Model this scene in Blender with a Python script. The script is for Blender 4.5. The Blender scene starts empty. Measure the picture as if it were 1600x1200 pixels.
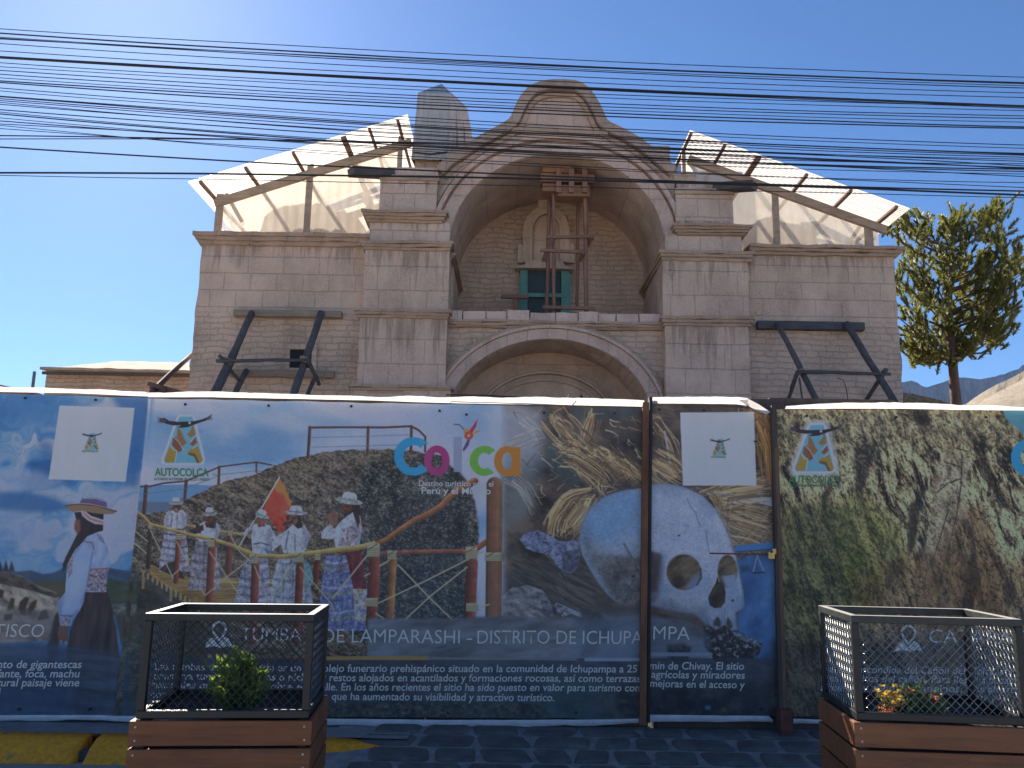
import bpy, bmesh, math, random
import numpy as np
from mathutils import Vector, Matrix, noise as mnoise
R = math.radians
rnd = random.Random(7)
scene = bpy.context.scene
C = scene.collection

# ------------------------------------------------------------------ camera
F = 1290.0                                   # focal length in pixels of the 1600-wide photograph
PITCH, ROLL, EYE = R(10.2), R(0.95), 1.6
fw = Vector((0, math.cos(PITCH), math.sin(PITCH)))
u0 = Vector((0, -math.sin(PITCH), math.cos(PITCH)))
r0 = Vector((1, 0, 0))
cu = u0 * math.cos(ROLL) - r0 * math.sin(ROLL)
cr = r0 * math.cos(ROLL) + u0 * math.sin(ROLL)
cam_d = bpy.data.cameras.new('camera'); cam = bpy.data.objects.new('camera', cam_d); C.objects.link(cam)
m = Matrix((cr, cu, -fw)).transposed().to_4x4(); m.translation = (0, 0, EYE)
cam.matrix_world = m
cam_d.sensor_width = 36; cam_d.lens = 36 * F / 1600; cam_d.clip_end = 20000; cam_d.clip_start = .05
scene.camera = cam

# ------------------------------------------------------------------ sky, sun, exposure
SUN_EL, SUN_AZ = R(34.2), R(-28.2)           # azimuth from +Y towards +X
w = bpy.data.worlds.new('World'); scene.world = w; w.use_nodes = True
nt = w.node_tree; nt.nodes.clear()
sk = nt.nodes.new('ShaderNodeTexSky'); sk.sky_type = 'NISHITA'; sk.sun_disc = False
sk.sun_elevation = SUN_EL; sk.sun_rotation = SUN_AZ
sk.altitude = 3600; sk.air_density = 1.5; sk.dust_density = 4.8; sk.ozone_density = 10.0
bg = nt.nodes.new('ShaderNodeBackground'); bg.inputs[1].default_value = 0.05
ow = nt.nodes.new('ShaderNodeOutputWorld')
nt.links.new(sk.outputs[0], bg.inputs[0]); nt.links.new(bg.outputs[0], ow.inputs[0])
sl = bpy.data.lights.new('sun', 'SUN'); sl.energy = 5.0; sl.angle = R(0.5); sl.color = (1, .91, .80)
so = bpy.data.objects.new('sun', sl); C.objects.link(so)
sdir = Vector((math.sin(SUN_AZ) * math.cos(SUN_EL), math.cos(SUN_AZ) * math.cos(SUN_EL), math.sin(SUN_EL)))
so.rotation_euler = sdir.to_track_quat('Z', 'Y').to_euler(); so.location = (-8, 10, 30)
vs = scene.view_settings
scene.display_settings.display_device = 'sRGB'
vs.view_transform = 'Standard'; vs.look = 'None'; vs.gamma = 1; vs.use_curve_mapping = False
vs.exposure = 1.5
scene.cycles.max_bounces = 8; scene.cycles.transparent_max_bounces = 12
scene.cycles.use_denoising = True

# ------------------------------------------------------------------ helpers
def P(px, py, Y):
    """world point at depth Y seen at photograph pixel (px, py)"""
    d = fw + cr * ((px - 800) / F) + cu * ((600 - py) / F)
    return Vector((0, 0, EYE)) + d * (Y / d.y)

def tag(o, label, cat, group=None, kind=None):
    if label: o['label'] = label
    if cat: o['category'] = cat
    if group: o['group'] = group
    if kind: o['kind'] = kind
    return o

def empty(name, loc, label, cat, group=None):
    o = bpy.data.objects.new(name, None); C.objects.link(o); o.location = loc
    o.empty_display_size = .2
    return tag(o, label, cat, group)

def wloc(o):
    v = Vector(o.location)
    while o.parent: o = o.parent; v = v + Vector(o.location)
    return v

def link(name, me, mat, parent=None, smooth=False, loc=None):
    """me holds world coordinates; the object gets its parent's origin (or loc)"""
    o = bpy.data.objects.new(name, me); C.objects.link(o)
    off = Vector((0, 0, 0))
    if parent is not None:
        o.parent = parent; off = wloc(parent)
    elif loc is not None:
        off = Vector(loc); o.location = off
    if off.length > 0: me.transform(Matrix.Translation(-off))
    if mat is not None: me.materials.append(mat)
    if smooth:
        me.polygons.foreach_set('use_smooth', [True] * len(me.polygons))
    me.update()
    return o

class MB:
    def __init__(s): s.v = []; s.f = []
    def add(s, v, f):
        n = len(s.v); s.v += [tuple(a) for a in v]; s.f += [tuple(i + n for i in q) for q in f]
    def box(s, x0, x1, y0, y1, z0, z1):
        s.add([(x0,y0,z0),(x1,y0,z0),(x1,y1,z0),(x0,y1,z0),(x0,y0,z1),(x1,y0,z1),(x1,y1,z1),(x0,y1,z1)],
              [(0,3,2,1),(4,5,6,7),(0,1,5,4),(1,2,6,5),(2,3,7,6),(3,0,4,7)])
    def gbox(s, x0, x1, y0, y1, z0, z1, step=.3, amp=.012, seed=0., batter=0.):
        """subdivided box with weathered (noise displaced) faces"""
        nx, ny, nz = [max(1, min(60, int(abs(b - a) / step))) for a, b in ((x0,x1),(y0,y1),(z0,z1))]
        idx = {}
        def vert(i, j, k):
            if (i, j, k) not in idx:
                p = Vector((x0 + (x1-x0)*i/nx, y0 + (y1-y0)*j/ny, z0 + (z1-z0)*k/nz))
                n = mnoise.noise_vector(p * 1.7 + Vector((seed, 0, 0))) * amp + mnoise.noise_vector(p * 6.1 + Vector((0, seed, 0))) * amp * .6
                idx[(i,j,k)] = len(s.v); s.v.append(tuple(p + n))
            return idx[(i,j,k)]
        for i in range(nx):
            for k in range(nz):
                s.f.append((vert(i,0,k), vert(i+1,0,k), vert(i+1,0,k+1), vert(i,0,k+1)))
                s.f.append((vert(i,ny,k), vert(i,ny,k+1), vert(i+1,ny,k+1), vert(i+1,ny,k)))
        for j in range(ny):
            for k in range(nz):
                s.f.append((vert(0,j,k), vert(0,j,k+1), vert(0,j+1,k+1), vert(0,j+1,k)))
                s.f.append((vert(nx,j,k), vert(nx,j+1,k), vert(nx,j+1,k+1), vert(nx,j,k+1)))
        for i in range(nx):
            for j in range(ny):
                s.f.append((vert(i,j,0), vert(i,j+1,0), vert(i+1,j+1,0), vert(i+1,j,0)))
                s.f.append((vert(i,j,nz), vert(i+1,j,nz), vert(i+1,j+1,nz), vert(i,j+1,nz)))
    def obox(s, p, q, wd, ht, upv=(0,0,1)):
        """beam with rectangular section from p to q"""
        p, q = Vector(p), Vector(q); d = (q - p).normalized(); up = Vector(upv)
        if abs(d.dot(up)) > .98: up = Vector((0, 1, 0))
        a = d.cross(up).normalized() * wd / 2; b = a.cross(d).normalized() * ht / 2
        v = [e + sa * a + sb * b for e in (p, q) for sa, sb in ((-1,-1),(1,-1),(1,1),(-1,1))]
        s.add(v, [(0,1,2,3),(7,6,5,4),(0,4,5,1),(1,5,6,2),(2,6,7,3),(3,7,4,0)])
    def tube(s, pts, r, n=8, r2=None, wob=0., seed=0):
        pts = [Vector(p) for p in pts]; rings = []; g = random.Random(seed)
        for i, p in enumerate(pts):
            d = (pts[min(i+1, len(pts)-1)] - pts[max(i-1, 0)]).normalized()
            up = Vector((0,0,1)) if abs(d.z) < .9 else Vector((0,1,0))
            a = d.cross(up).normalized(); b = a.cross(d)
            t = i / max(1, len(pts)-1); rr = r + ((r2 if r2 is not None else r) - r) * t
            rings.append([p + (a*math.cos(2*math.pi*k/n) + b*math.sin(2*math.pi*k/n)) * rr * (1 + wob * (g.random()-.5)) for k in range(n)])
        v = [q for ring in rings for q in ring]; f = []
        for i in range(len(pts)-1):
            for k in range(n):
                f.append((i*n+k, i*n+(k+1)%n, (i+1)*n+(k+1)%n, (i+1)*n+k))
        f.append(tuple(range(n-1, -1, -1))); f.append(tuple(range((len(pts)-1)*n, len(pts)*n)))
        s.add(v, f)
    def prism(s, xz, y0, y1):
        """polygon in the XZ plane extruded from y0 to y1 (concave allowed)"""
        n = len(xz)
        area = sum(xz[i][0]*xz[(i+1)%n][1] - xz[(i+1)%n][0]*xz[i][1] for i in range(n))
        if area < 0: xz = xz[::-1]
        v = [(x, y0, z) for x, z in xz] + [(x, y1, z) for x, z in xz]
        f = [tuple(range(n)), tuple(range(2*n-1, n-1, -1))]
        f += [(i, n+i, n+(i+1)%n, (i+1)%n) for i in range(n)]
        s.add(v, f)
    def mesh(s, name, tri=False):
        me = bpy.data.meshes.new(name); me.from_pydata(s.v, [], s.f)
        if tri:
            bm = bmesh.new(); bm.from_mesh(me)
            bmesh.ops.triangulate(bm, faces=[f for f in bm.faces if len(f.verts) > 4])
            bm.to_mesh(me); bm.free()
        me.update(); return me
    def build(s, name, mat, parent=None, smooth=False, tri=False, loc=None):
        return link(name, s.mesh(name, tri), mat, parent, smooth, loc)

def rough_pole(mb, p, q, r, r2=None, seed=0, n=9, seg=9, bend=.03):
    """a crooked timber pole"""
    p, q = Vector(p), Vector(q); L = (q - p).length
    pts = []
    for i in range(seg + 1):
        t = i / seg
        pts.append(p.lerp(q, t) + mnoise.noise_vector(Vector((t*3.1 + seed*7.7, seed*1.3, 2.))) * bend * L * .35 * math.sin(math.pi*min(1, t*1.0)))
    mb.tube(pts, r, n, r2, .38, seed)

# ------------------------------------------------------------------ materials
def nmat(name):
    m_ = bpy.data.materials.new(name); m_.use_nodes = True
    t = m_.node_tree; b = t.nodes['Principled BSDF']
    return m_, t, b
def N(t, typ, **kw):
    n = t.nodes.new(typ)
    for k, v in kw.items(): setattr(n, k, v)
    return n
def ramp(t, fac, stops):
    r = N(t, 'ShaderNodeValToRGB'); e = r.color_ramp.elements
    while len(e) < len(stops): e.new(.5)
    for el, (p, c) in zip(e, stops):
        el.position = p; el.color = (*c, 1) if len(c) == 3 else c
    t.links.new(fac, r.inputs[0]); return r.outputs[0]
def mix(t, fac, a, b, mode='MIX'):
    n = N(t, 'ShaderNodeMix', data_type='RGBA', blend_type=mode)
    for s, v in ((n.inputs['Factor'], fac), (n.inputs[6], a), (n.inputs[7], b)):
        if isinstance(v, (int, float)): s.default_value = v
        elif isinstance(v, tuple): s.default_value = (*v, 1)
        else: t.links.new(v, s)
    return n.outputs[2]
def math_(t, op, a, b=None, c=None):
    n = N(t, 'ShaderNodeMath', operation=op)
    for s, v in zip(n.inputs, (a, b, c)):
        if v is None: continue
        if isinstance(v, (int, float)): s.default_value = v
        else: t.links.new(v, s)
    return n.outputs[0]
def noise(t, vec, scale, detail=5, rough=.6, dist=0.):
    n = N(t, 'ShaderNodeTexNoise'); n.inputs['Scale'].default_value = scale
    n.inputs['Detail'].default_value = detail; n.inputs['Roughness'].default_value = rough
    n.inputs['Distortion'].default_value = dist
    if vec is not None: t.links.new(vec, n.inputs['Vector'])
    return n.outputs[0]
def mapped(t, scale=(1,1,1), loc=(0,0,0), rot=(0,0,0), kind='Object'):
    tc = N(t, 'ShaderNodeTexCoord'); mp = N(t, 'ShaderNodeMapping')
    mp.inputs['Scale'].default_value = scale; mp.inputs['Location'].default_value = loc; mp.inputs['Rotation'].default_value = rot
    t.links.new(tc.outputs[kind], mp.inputs['Vector']); return mp.outputs[0]
def bump(t, b, h, strength=.5, dist=.02, prev=None):
    n = N(t, 'ShaderNodeBump'); n.inputs['Strength'].default_value = strength; n.inputs['Distance'].default_value = dist
    t.links.new(h, n.inputs['Height'])
    if prev is not None: t.links.new(prev, n.inputs['Normal'])
    t.links.new(n.outputs[0], b.inputs['Normal']); return n.outputs[0]

def simple(name, col, rough=.7, var=.35, scale=8., bmp=.3, dist=.01, metal=0., stretch=(1,1,1), col2=None):
    m_, t, b = nmat(name)
    v = mapped(t, stretch)
    n1 = noise(t, v, scale, 6, .65)
    c2 = col2 or tuple(c * (1 - var) for c in col)
    c1 = tuple(min(1, c * (1 + var * .5)) for c in col)
    cc = ramp(t, n1, [(.3, c2), (.7, c1)])
    t.links.new(cc, b.inputs['Base Color'])
    b.inputs['Roughness'].default_value = rough; b.inputs['Metallic'].default_value = metal
    if bmp: bump(t, b, noise(t, v, scale * 3, 5, .6), bmp, dist)
    return m_

def stone(name, col=(.44,.38,.35), bw=.62, bh=.42, stains=(), rubble_z=None, stain=.75, mortar=.5, rubble_all=False, fine=1., tint=.0):
    """sillar masonry: coursed blocks, worn rubble below rubble_z, dark water streaks hanging below the heights in stains"""
    col = (min(.8, col[0]*1.07), col[1]*1.0, col[2]*.9)
    m_, t, b = nmat(name)
    tc = N(t, 'ShaderNodeTexCoord'); sp = N(t, 'ShaderNodeSeparateXYZ'); t.links.new(tc.outputs['Object'], sp.inputs[0])
    x, y, z = sp.outputs
    xx = math_(t, 'ADD', x, math_(t, 'MULTIPLY', y, .83))
    wob = noise(t, tc.outputs['Object'], 1.3, 3); wob2 = noise(t, tc.outputs['Object'], 4.5, 3)
    def coursed(w_, h_, warp, seed, sq):
        cb = N(t, 'ShaderNodeCombineXYZ')
        t.links.new(math_(t, 'ADD', math_(t, 'ADD', xx, seed), math_(t, 'MULTIPLY', wob2, warp)), cb.inputs[0])
        t.links.new(math_(t, 'ADD', z, math_(t, 'MULTIPLY', math_(t, 'SUBTRACT', wob, .5), warp * 1.6)), cb.inputs[1])
        br = N(t, 'ShaderNodeTexBrick'); br.offset = .5; br.squash = sq; br.squash_frequency = 3
        br.inputs['Scale'].default_value = 1; br.inputs['Brick Width'].default_value = w_; br.inputs['Row Height'].default_value = h_
        br.inputs['Mortar Size'].default_value = .012 if warp < .1 else .018; br.inputs['Mortar Smooth'].default_value = .6
        br.inputs['Color1'].default_value = (0,0,0,1); br.inputs['Color2'].default_value = (1,1,1,1); br.inputs['Mortar'].default_value = (.5,.5,.5,1)
        t.links.new(cb.outputs[0], br.inputs['Vector'])
        return br.outputs['Color'], br.outputs['Fac']
    bc, bf = coursed(bw, bh, .035, 0., 1.35)
    if rubble_z is not None or rubble_all:
        rc, rf = coursed(.34, .15, .17, 3.7, 1.6)
        if rubble_all: bc, bf = rc, rf
        else:
            k = N(t, 'ShaderNodeMapRange'); k.inputs['From Min'].default_value = rubble_z + .12; k.inputs['From Max'].default_value = rubble_z - .12
            t.links.new(math_(t, 'ADD', z, math_(t, 'MULTIPLY', math_(t, 'SUBTRACT', wob, .5), .5)), k.inputs[0])
            bc = mix(t, k.outputs[0], bc, rc); bf = math_(t, 'ADD', math_(t, 'MULTIPLY', bf, math_(t, 'SUBTRACT', 1, k.outputs[0])), math_(t, 'MULTIPLY', rf, k.outputs[0]))
    n1 = noise(t, tc.outputs['Object'], 2.2, 8, .66); n2 = noise(t, tc.outputs['Object'], 17 * fine, 6, .7)
    c_hi = tuple(min(.8, c * 1.17) for c in col); c_lo = tuple(c * .78 for c in col)
    base = ramp(t, n1, [(.3, c_lo), (.52, col), (.72, c_hi)])
    base = mix(t, .3, base, ramp(t, bc, [(0, tuple(c*.62 for c in col)), (.5, col), (1, c_hi)]))
    big = noise(t, mapped(t, (1,1,1.3), (3,1,4)), .55, 5, .6)
    base = mix(t, .35, base, ramp(t, big, [(.3, (col[0]*.80, col[1]*.72, col[2]*.68)), (.5, col), (.7, (min(.8,col[0]*1.12), min(.8,col[1]*1.14), min(.8,col[2]*1.18)))]))
    base = mix(t, math_(t, 'MULTIPLY', bf, mortar), base, tuple(c * .6 for c in col))
    base = mix(t, .35, base, ramp(t, n2, [(.3, tuple(c*.62 for c in col)), (.65, c_hi)]))
    # rough pitted areas with dark flecks, paler scoured areas
    pit = noise(t, tc.outputs['Object'], 24 * fine, 7, .78); zone = noise(t, mapped(t, (1,1,.7), (9,4,2)), 1.35, 5, .6)
    pz = ramp(t, zone, [(.46, (0,0,0)), (.62, (1,1,1))])
    base = mix(t, math_(t, 'MULTIPLY', pz, math_(t, 'MULTIPLY', ramp(t, pit, [(.52, (0,0,0)), (.6, (1,1,1))]), .62)), base, tuple(c*.38 for c in col))
    base = mix(t, math_(t, 'MULTIPLY', ramp(t, zone, [(.36, (1,1,1)), (.47, (0,0,0))]), .4), base, tuple(min(.8, c*1.22) for c in col))
    # soot and lichen with a shape of their own
    sv = mapped(t, (5.2, 5.2, .42)); st = noise(t, sv, 1.25, 7, .66, .25)
    patch = ramp(t, noise(t, mapped(t, (1,1,.6), (5,2,7)), 1.1, 7, .62), [(.5, (0,0,0)), (.72, (1,1,1))])
    sm = math_(t, 'MULTIPLY', patch, .38)
    for z0, ln in stains:
        k = N(t, 'ShaderNodeMapRange'); k.inputs['From Min'].default_value = z0 - ln; k.inputs['From Max'].default_value = z0
        t.links.new(z, k.inputs[0])
        up = N(t, 'ShaderNodeMath', operation='LESS_THAN'); t.links.new(z, up.inputs[0]); up.inputs[1].default_value = z0 + .02
        run = ramp(t, math_(t, 'ADD', st, math_(t, 'MULTIPLY', math_(t, 'SUBTRACT', k.outputs[0], .6), .34)), [(.52, (0,0,0)), (.66, (1,1,1))])
        sm = math_(t, 'MAXIMUM', sm, math_(t, 'MULTIPLY', math_(t, 'MULTIPLY', run, up.outputs[0]), stain))
    base = mix(t, sm, base, tuple(c*.36 for c in col))
    t.links.new(base, b.inputs['Base Color']); b.inputs['Roughness'].default_value = .93; b.inputs['Specular IOR Level'].default_value = .15
    h = math_(t, 'ADD', math_(t, 'MULTIPLY', n2, .5), math_(t, 'MULTIPLY', n1, .8))
    h = math_(t, 'SUBTRACT', h, math_(t, 'MULTIPLY', bf, .9)); h = math_(t, 'ADD', h, math_(t, 'MULTIPLY', bc, .35))
    h = math_(t, 'SUBTRACT', h, math_(t, 'MULTIPLY', math_(t, 'MULTIPLY', pit, pz), .6)); bump(t, b, h, .8, .04)
    return m_

def wood(name, col, dark, rough=.75, scale=1., axis=0):
    m_, t, b = nmat(name)
    st = [9, 9, 9]; st[axis] = .7
    v = mapped(t, tuple(s * scale for s in st)); n1 = noise(t, v, 2.4, 8, .65, .6); n2 = noise(t, mapped(t), 2.0, 4)
    cc = ramp(t, n1, [(.3, dark), (.62, col)])
    cc = mix(t, .3, cc, ramp(t, n2, [(.35, tuple(c*.55 for c in col)), (.65, tuple(min(1, c*1.25) for c in col))]))
    st2 = [26, 26, 26]; st2[axis] = 3.5
    n3 = noise(t, mapped(t, tuple(s * scale for s in st2)), 1.6, 6, .75); wear = noise(t, mapped(t), 5.5, 5, .6)
    sc = math_(t, 'MULTIPLY', ramp(t, n3, [(.58, (0,0,0)), (.66, (1,1,1))]), ramp(t, wear, [(.45, (0,0,0)), (.6, (1,1,1))]))
    cc = mix(t, math_(t, 'MULTIPLY', sc, .55), cc, tuple(min(.7, c*1.5+.06) for c in col))      # scuffs and splits
    t.links.new(cc, b.inputs['Base Color']); b.inputs['Roughness'].default_value = rough
    bump(t, b, math_(t, 'SUBTRACT', n1, math_(t, 'MULTIPLY', sc, .5)), .5, .01); return m_
# ================================================================== GROUND
def sheet(name, pts, mat, kind='structure'):
    me = bpy.data.meshes.new(name); me.from_pydata([tuple(p) for p in pts], [], [tuple(range(len(pts)))]); me.update()
    o = link(name, me, mat); o['kind'] = kind; return o
m_dirt = simple('dry_earth', (.50,.41,.32), .95, .2, .35, .4, .05)
sheet('ground', [(-6000,-400,-.14),(6000,-400,-.14),(6000,6000,-.14),(-6000,6000,-.14)], m_dirt)
m_road, t, b = nmat('concrete_road')
n1 = noise(t, mapped(t), 1.2, 7, .65); n2 = noise(t, mapped(t), 60, 4, .7)
cc = ramp(t, n1, [(.35, (.24,.225,.2)), (.65, (.34,.315,.28))]); cc = mix(t, .3, cc, ramp(t, n2, [(.3, (.07,.07,.07)), (.7, (.32,.31,.3))]))
t.links.new(cc, b.inputs['Base Color']); b.inputs['Roughness'].default_value = .9; bump(t, b, n2, .5, .01)
sheet('road', [(-60,-12,-.0),(60,-12,-.0),(60,6.05,-.0),(-60,6.05,-.0)], m_road)
sheet('forecourt', [(-40,6.75,.03),(40,6.75,.03),(40,60,.03),(-40,60,.03)], simple('forecourt_earth', (.30,.26,.22), .95, .35, 1.2, .5, .04))

# left: narrow pavement behind a yellow painted kerb; right: an apron of dark set stones
XK = P(578, 1160, 6.15).x
mb = MB()
def pave_strip(mb, x0, x1, y0, z0, y1, z1, nx, ny, amp, seed=0):
    base = len(mb.v)
    for j in range(ny + 1):
        for i in range(nx + 1):
            x = x0 + (x1-x0)*i/nx; y = y0 + (y1-y0)*j/ny; z = z0 + (z1-z0)*j/ny
            z += mnoise.noise(Vector((x*3.1 + seed, y*4.3, seed))) * amp
            mb.v.append((x, y, z))
    for j in range(ny):
        for i in range(nx):
            a = base + j*(nx+1) + i; mb.f.append((a, a+1, a+nx+2, a+nx+1))
pave_strip(mb, -9, XK + .25, 6.27, .135, 6.75, .140, 90, 3, .006, 1)
o = mb.build('pavement', simple('pavement_stone', (.26,.25,.245), .9, .4, 3., .5, .02), None, True); o['kind'] = 'structure'
m_kerb, t, b = nmat('yellow_kerb_paint')
n1 = noise(t, mapped(t, (1,1,1)), 5, 8, .7); n2 = noise(t, mapped(t), 30, 5, .7)
yel = ramp(t, n2, [(.3, (.6,.2,.01)), (.65, (.95,.40,.012))])
cc = mix(t, ramp(t, n1, [(.6, (0,0,0)), (.68, (1,1,1))]), yel, (.16,.15,.14))
t.links.new(cc, b.inputs['Base Color']); b.inputs['Roughness'].default_value = .7; bump(t, b, n2, .5, .01)
m_grey_stone = simple('grey_kerb_stone', (.13,.13,.135), .9, .4, 5., .5, .02)
kerb = empty('kerb', (-4, 6.15, -.08), 'worn yellow painted kerb in front of the left banner', 'kerb')
xs = [-9, P(-90,1160,6.15).x, P(133,1160,6.15).x, P(146,1160,6.15).x, P(585,1160,6.15).x]
def kerb_stone(x0, x1, mat, name, taper=0.):
    mb = MB(); n = max(2, int((x1-x0)/.06)); base = 0
    prof = [(5.99,.0),(6.03,.03),(6.09,.085),(6.17,.125),(6.27,.140),(6.28,-.09)]
    for i in range(n+1):
        x = x0 + (x1-x0)*i/n; k = 1 - taper*max(0, (i/n - .72)/.28)**2
        for y, z in prof:
            w_ = mnoise.noise(Vector((x*3, y*5, 3.)))*.003
            mb.v.append((x, 6.28 - (6.28-y)*k + w_, (z if z < 0 else z*(.5+.5*k)) + w_))
    for i in range(n):
        for j in range(5):
            a = i*6 + j; mb.f.append((a, a+6, a+7, a+1))
    mb.f.append(tuple(range(6))); mb.f.append(tuple(range(n*6+5, n*6-1, -1)))
    return mb.build(name, mat, kerb, True)
kerb_stone(xs[0], xs[1]-.004, m_kerb, 'kerb_stone'); kerb_stone(xs[1], xs[2]-.01, m_kerb, 'kerb_stone')
kerb_stone(xs[3]+.01, xs[4]+.06, m_kerb, 'kerb_stone', .5)
mb = MB(); mb.box(xs[2]-.01, xs[3]+.01, 6.1, 6.28, -.09, .06); mb.build('kerb_joint', m_grey_stone, kerb)

# set-stone apron: irregular dark stones in pale mortar
m_mortar = simple('mortar', (.27,.265,.26), .95, .35, 9., .6, .02)
mb = MB(); pave_strip(mb, XK - .3, 9, 5.2, -.06, 6.75, .175, 120, 12, .004, 4)
o = mb.build('apron', m_mortar, None, True); o['kind'] = 'structure'
def apron_z(y): return -.06 + .235*(y-5.2)/1.55
m_set = simple('dark_set_stone', (.125,.12,.115), .85, .45, 6., .5, .02)
g = random.Random(3); mb = MB()
rows = [5.2,5.46,5.70,5.96,6.2,6.42,6.62]
for r_ in range(len(rows)-1):
    x = XK - .15 + (5.9-min(rows[r_],5.9))*-.2 + g.random()*.2
    while x < 8.5:
        wd = g.uniform(.26,.5); y0, y1 = rows[r_]+.02, rows[r_+1]-.02
        n = 20; ring = []
        cx, cy = x+wd/2, (y0+y1)/2; sd = g.random()*99; sk_ = g.uniform(-.028,.028)
        for k in range(n):
            a = 2*math.pi*k/n; ca, sa = math.cos(a), math.sin(a)
            ex = math.copysign(abs(ca)**.27, ca); ey = math.copysign(abs(sa)**.27, sa)
            j = 1 + .06*mnoise.noise(Vector((ca*1.3+sd, sa*1.3, sd)))
            ring.append((cx + ex*(wd/2-.022)*j + ey*sk_, cy + ey*(y1-y0)/2*j))
        base = len(mb.v)
        for sc_, dz in ((1,.001),(.93,.014),(.75,.02)):
            for px_, py_ in ring:
                xx_, yy_ = cx+(px_-cx)*sc_, cy+(py_-cy)*sc_
                mb.v.append((xx_, yy_, apron_z(yy_)+dz+mnoise.noise(Vector((xx_*8,yy_*8,1)))*.003))
        for l in range(2):
            for k in range(n):
                mb.f.append((base+l*n+k, base+l*n+(k+1)%n, base+(l+1)*n+(k+1)%n, base+(l+1)*n+k))
        mb.f.append(tuple(base+2*n+k for k in range(n)))
        x += wd
o = mb.build('paving', m_set, None, True); o['kind'] = 'structure'

# ================================================================== CHURCH
YC = 20.0
church = empty('church', (0, YC, 0), 'pale stone church front with broken pinnacles, great arched recess and blind side walls', 'church')
def X(px, py=450, Y=YC): return P(px, py, Y).x
def Z(px, py, Y=YC): return P(px, py, Y).z
zc_l = Z(440, 383); zc_r = Z(1290, 398); z_rub = Z(440, 492)
ST = (.62,.50,.42)
m_tower = stone('sillar_tower', ST, .66, .44, ((zc_l, 1.3),), z_rub, .55, .2)
m_pier = stone('sillar_pier', (.64,.51,.43), .6, .62, ((Z(630,497), 2.2), (Z(630,389), 2.0)), None, .55, .22)
m_top = stone('sillar_top', (.62,.51,.45), .55, .5, ((Z(630,345), .8), (Z(630,280), .7)), None, .62, .4)
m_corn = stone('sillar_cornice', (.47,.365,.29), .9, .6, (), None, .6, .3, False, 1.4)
m_gable = stone('sillar_gable', (.55,.455,.40), .7, .5, (), None, .6, .18)
m_arch = stone('sillar_arch', (.63,.50,.44), .5, 2.5, (), None, .5, .25)
m_recess = stone('recess_plaster', (.60,.48,.40), .4, .24, (), None, .4, .12, True)
m_portal = stone('portal_plaster', (.58,.455,.385), 3., 3., (), None, .4, .1)
m_rubble = stone('rubble_masonry', (.52,.41,.33), .4, .2, (), None, .4, .5, True)
m_block = stone('ledge_block', (.66,.53,.47), 3., 3., (), None, .3, 0)
m_dark = simple('deep_shadow_void', (.02,.02,.022), .9, .2, 3, 0)

def wall_grid(name, xl0, xl1, xr0, xr1, z0, z1, y0, y1, mat, step=.22, amp=.02, edge=.045, seed=0.):
    """battered wall block: left edge runs xl0 (foot) to xl1 (top); ragged outer edges; boxes through"""
    mb = MB(); nx = int(max(2, (xr1-xl1)/step)); nz = int((z1-z0)/step)
    def pt(i, k, y):
        tz = k/nz; z = z0+(z1-z0)*tz
        xl = xl0+(xl1-xl0)*tz; xr = xr0+(xr1-xr0)*tz
        jl = mnoise.noise(Vector((seed, z*2.7, .4)))*edge + (mnoise.cell(Vector((0, z*3.3, seed)))-.5)*edge*.5
        jr = mnoise.noise(Vector((seed+5, z*2.7, .4)))*edge + (mnoise.cell(Vector((7, z*3.3, seed)))-.5)*edge*.5
        x = xl+jl+(xr+jr-xl-jl)*i/nx
        n = mnoise.noise_vector(Vector((x*1.9, y, z*1.9+seed)))*amp
        return (x+n.x*.3, y+n.y, z)
    for i in range(nx+1):
        for k in range(nz+1): mb.v.append(pt(i, k, y0))
    for i in range(nx):
        for k in range(nz):
            a = i*(nz+1)+k; mb.f.append((a, a+nz+1, a+nz+2, a+1))
    off = len(mb.v)
    for i in (0, nx):
        for k in range(nz+1):
            p = pt(i, k, y0); mb.v.append((p[0], y1, p[2]))
    for k in range(nz):
        mb.f.append((k, k+1, off+k+1, off+k))
        a = nx*(nz+1)+k; o2 = off+nz+1+k; mb.f.append((a, o2, o2+1, a+1))
    mb.f.append(tuple([nz+i*(nz+1) for i in range(nx+1)] + [off+2*nz+1, off+nz]))
    mb.f.append((off, off+nz+1, off+2*nz+1, off+nz))
    return mb.build(name, mat, church)

wall_grid('side_wall', X(282,700), X(317,380), X(585,700), X(580,380), 0, Z(440,384), YC, YC+6, m_tower, seed=1.)
wall_grid('side_wall', X(1166,700), X(1164,398), X(1416,700), X(1397,398), 0, Z(1290,399), YC, YC+6, m_tower, seed=2.)

def cornice(name, xa, xb, zt, zb, y, dep, prj, n=3, mat=None, endl=True, endr=True, step=.16, amp=.026, seed=0.):
    """stack of projecting courses, widest on top"""
    mb = MB(); h = (zt-zb)/n
    for i in range(n):
        p = prj*((i+1)/n)**.8
        mb.gbox(xa-(p if endl else 0), xb+(p if endr else 0), y-p, y+dep, zb+h*i, zb+h*(i+1)-.001+.001*(i<n-1), step, amp, seed+i)
    return mb.build(name, mat or m_corn, church)
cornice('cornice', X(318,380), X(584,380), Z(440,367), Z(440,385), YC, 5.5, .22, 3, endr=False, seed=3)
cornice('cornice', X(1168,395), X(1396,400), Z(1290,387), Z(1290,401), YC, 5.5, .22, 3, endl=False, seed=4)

def pier(x0, x1, pys, y, mat, dep=.6, capseed=0, pxm=None):
    """pys: shaft top, shaft bottom"""
    mb = MB(); mb.gbox(x0, x1, y, y+dep, pys[1], pys[0], .2, .014, capseed)
    return mb.build('pier', mat, church)
YP = 19.62
def zl(py, Y=YP): return P(630, py, Y).z
def zr(py, Y=YP): return P(1105, py, Y).z
def xl(px, py=450, Y=YP): return P(px, py, Y).x
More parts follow.
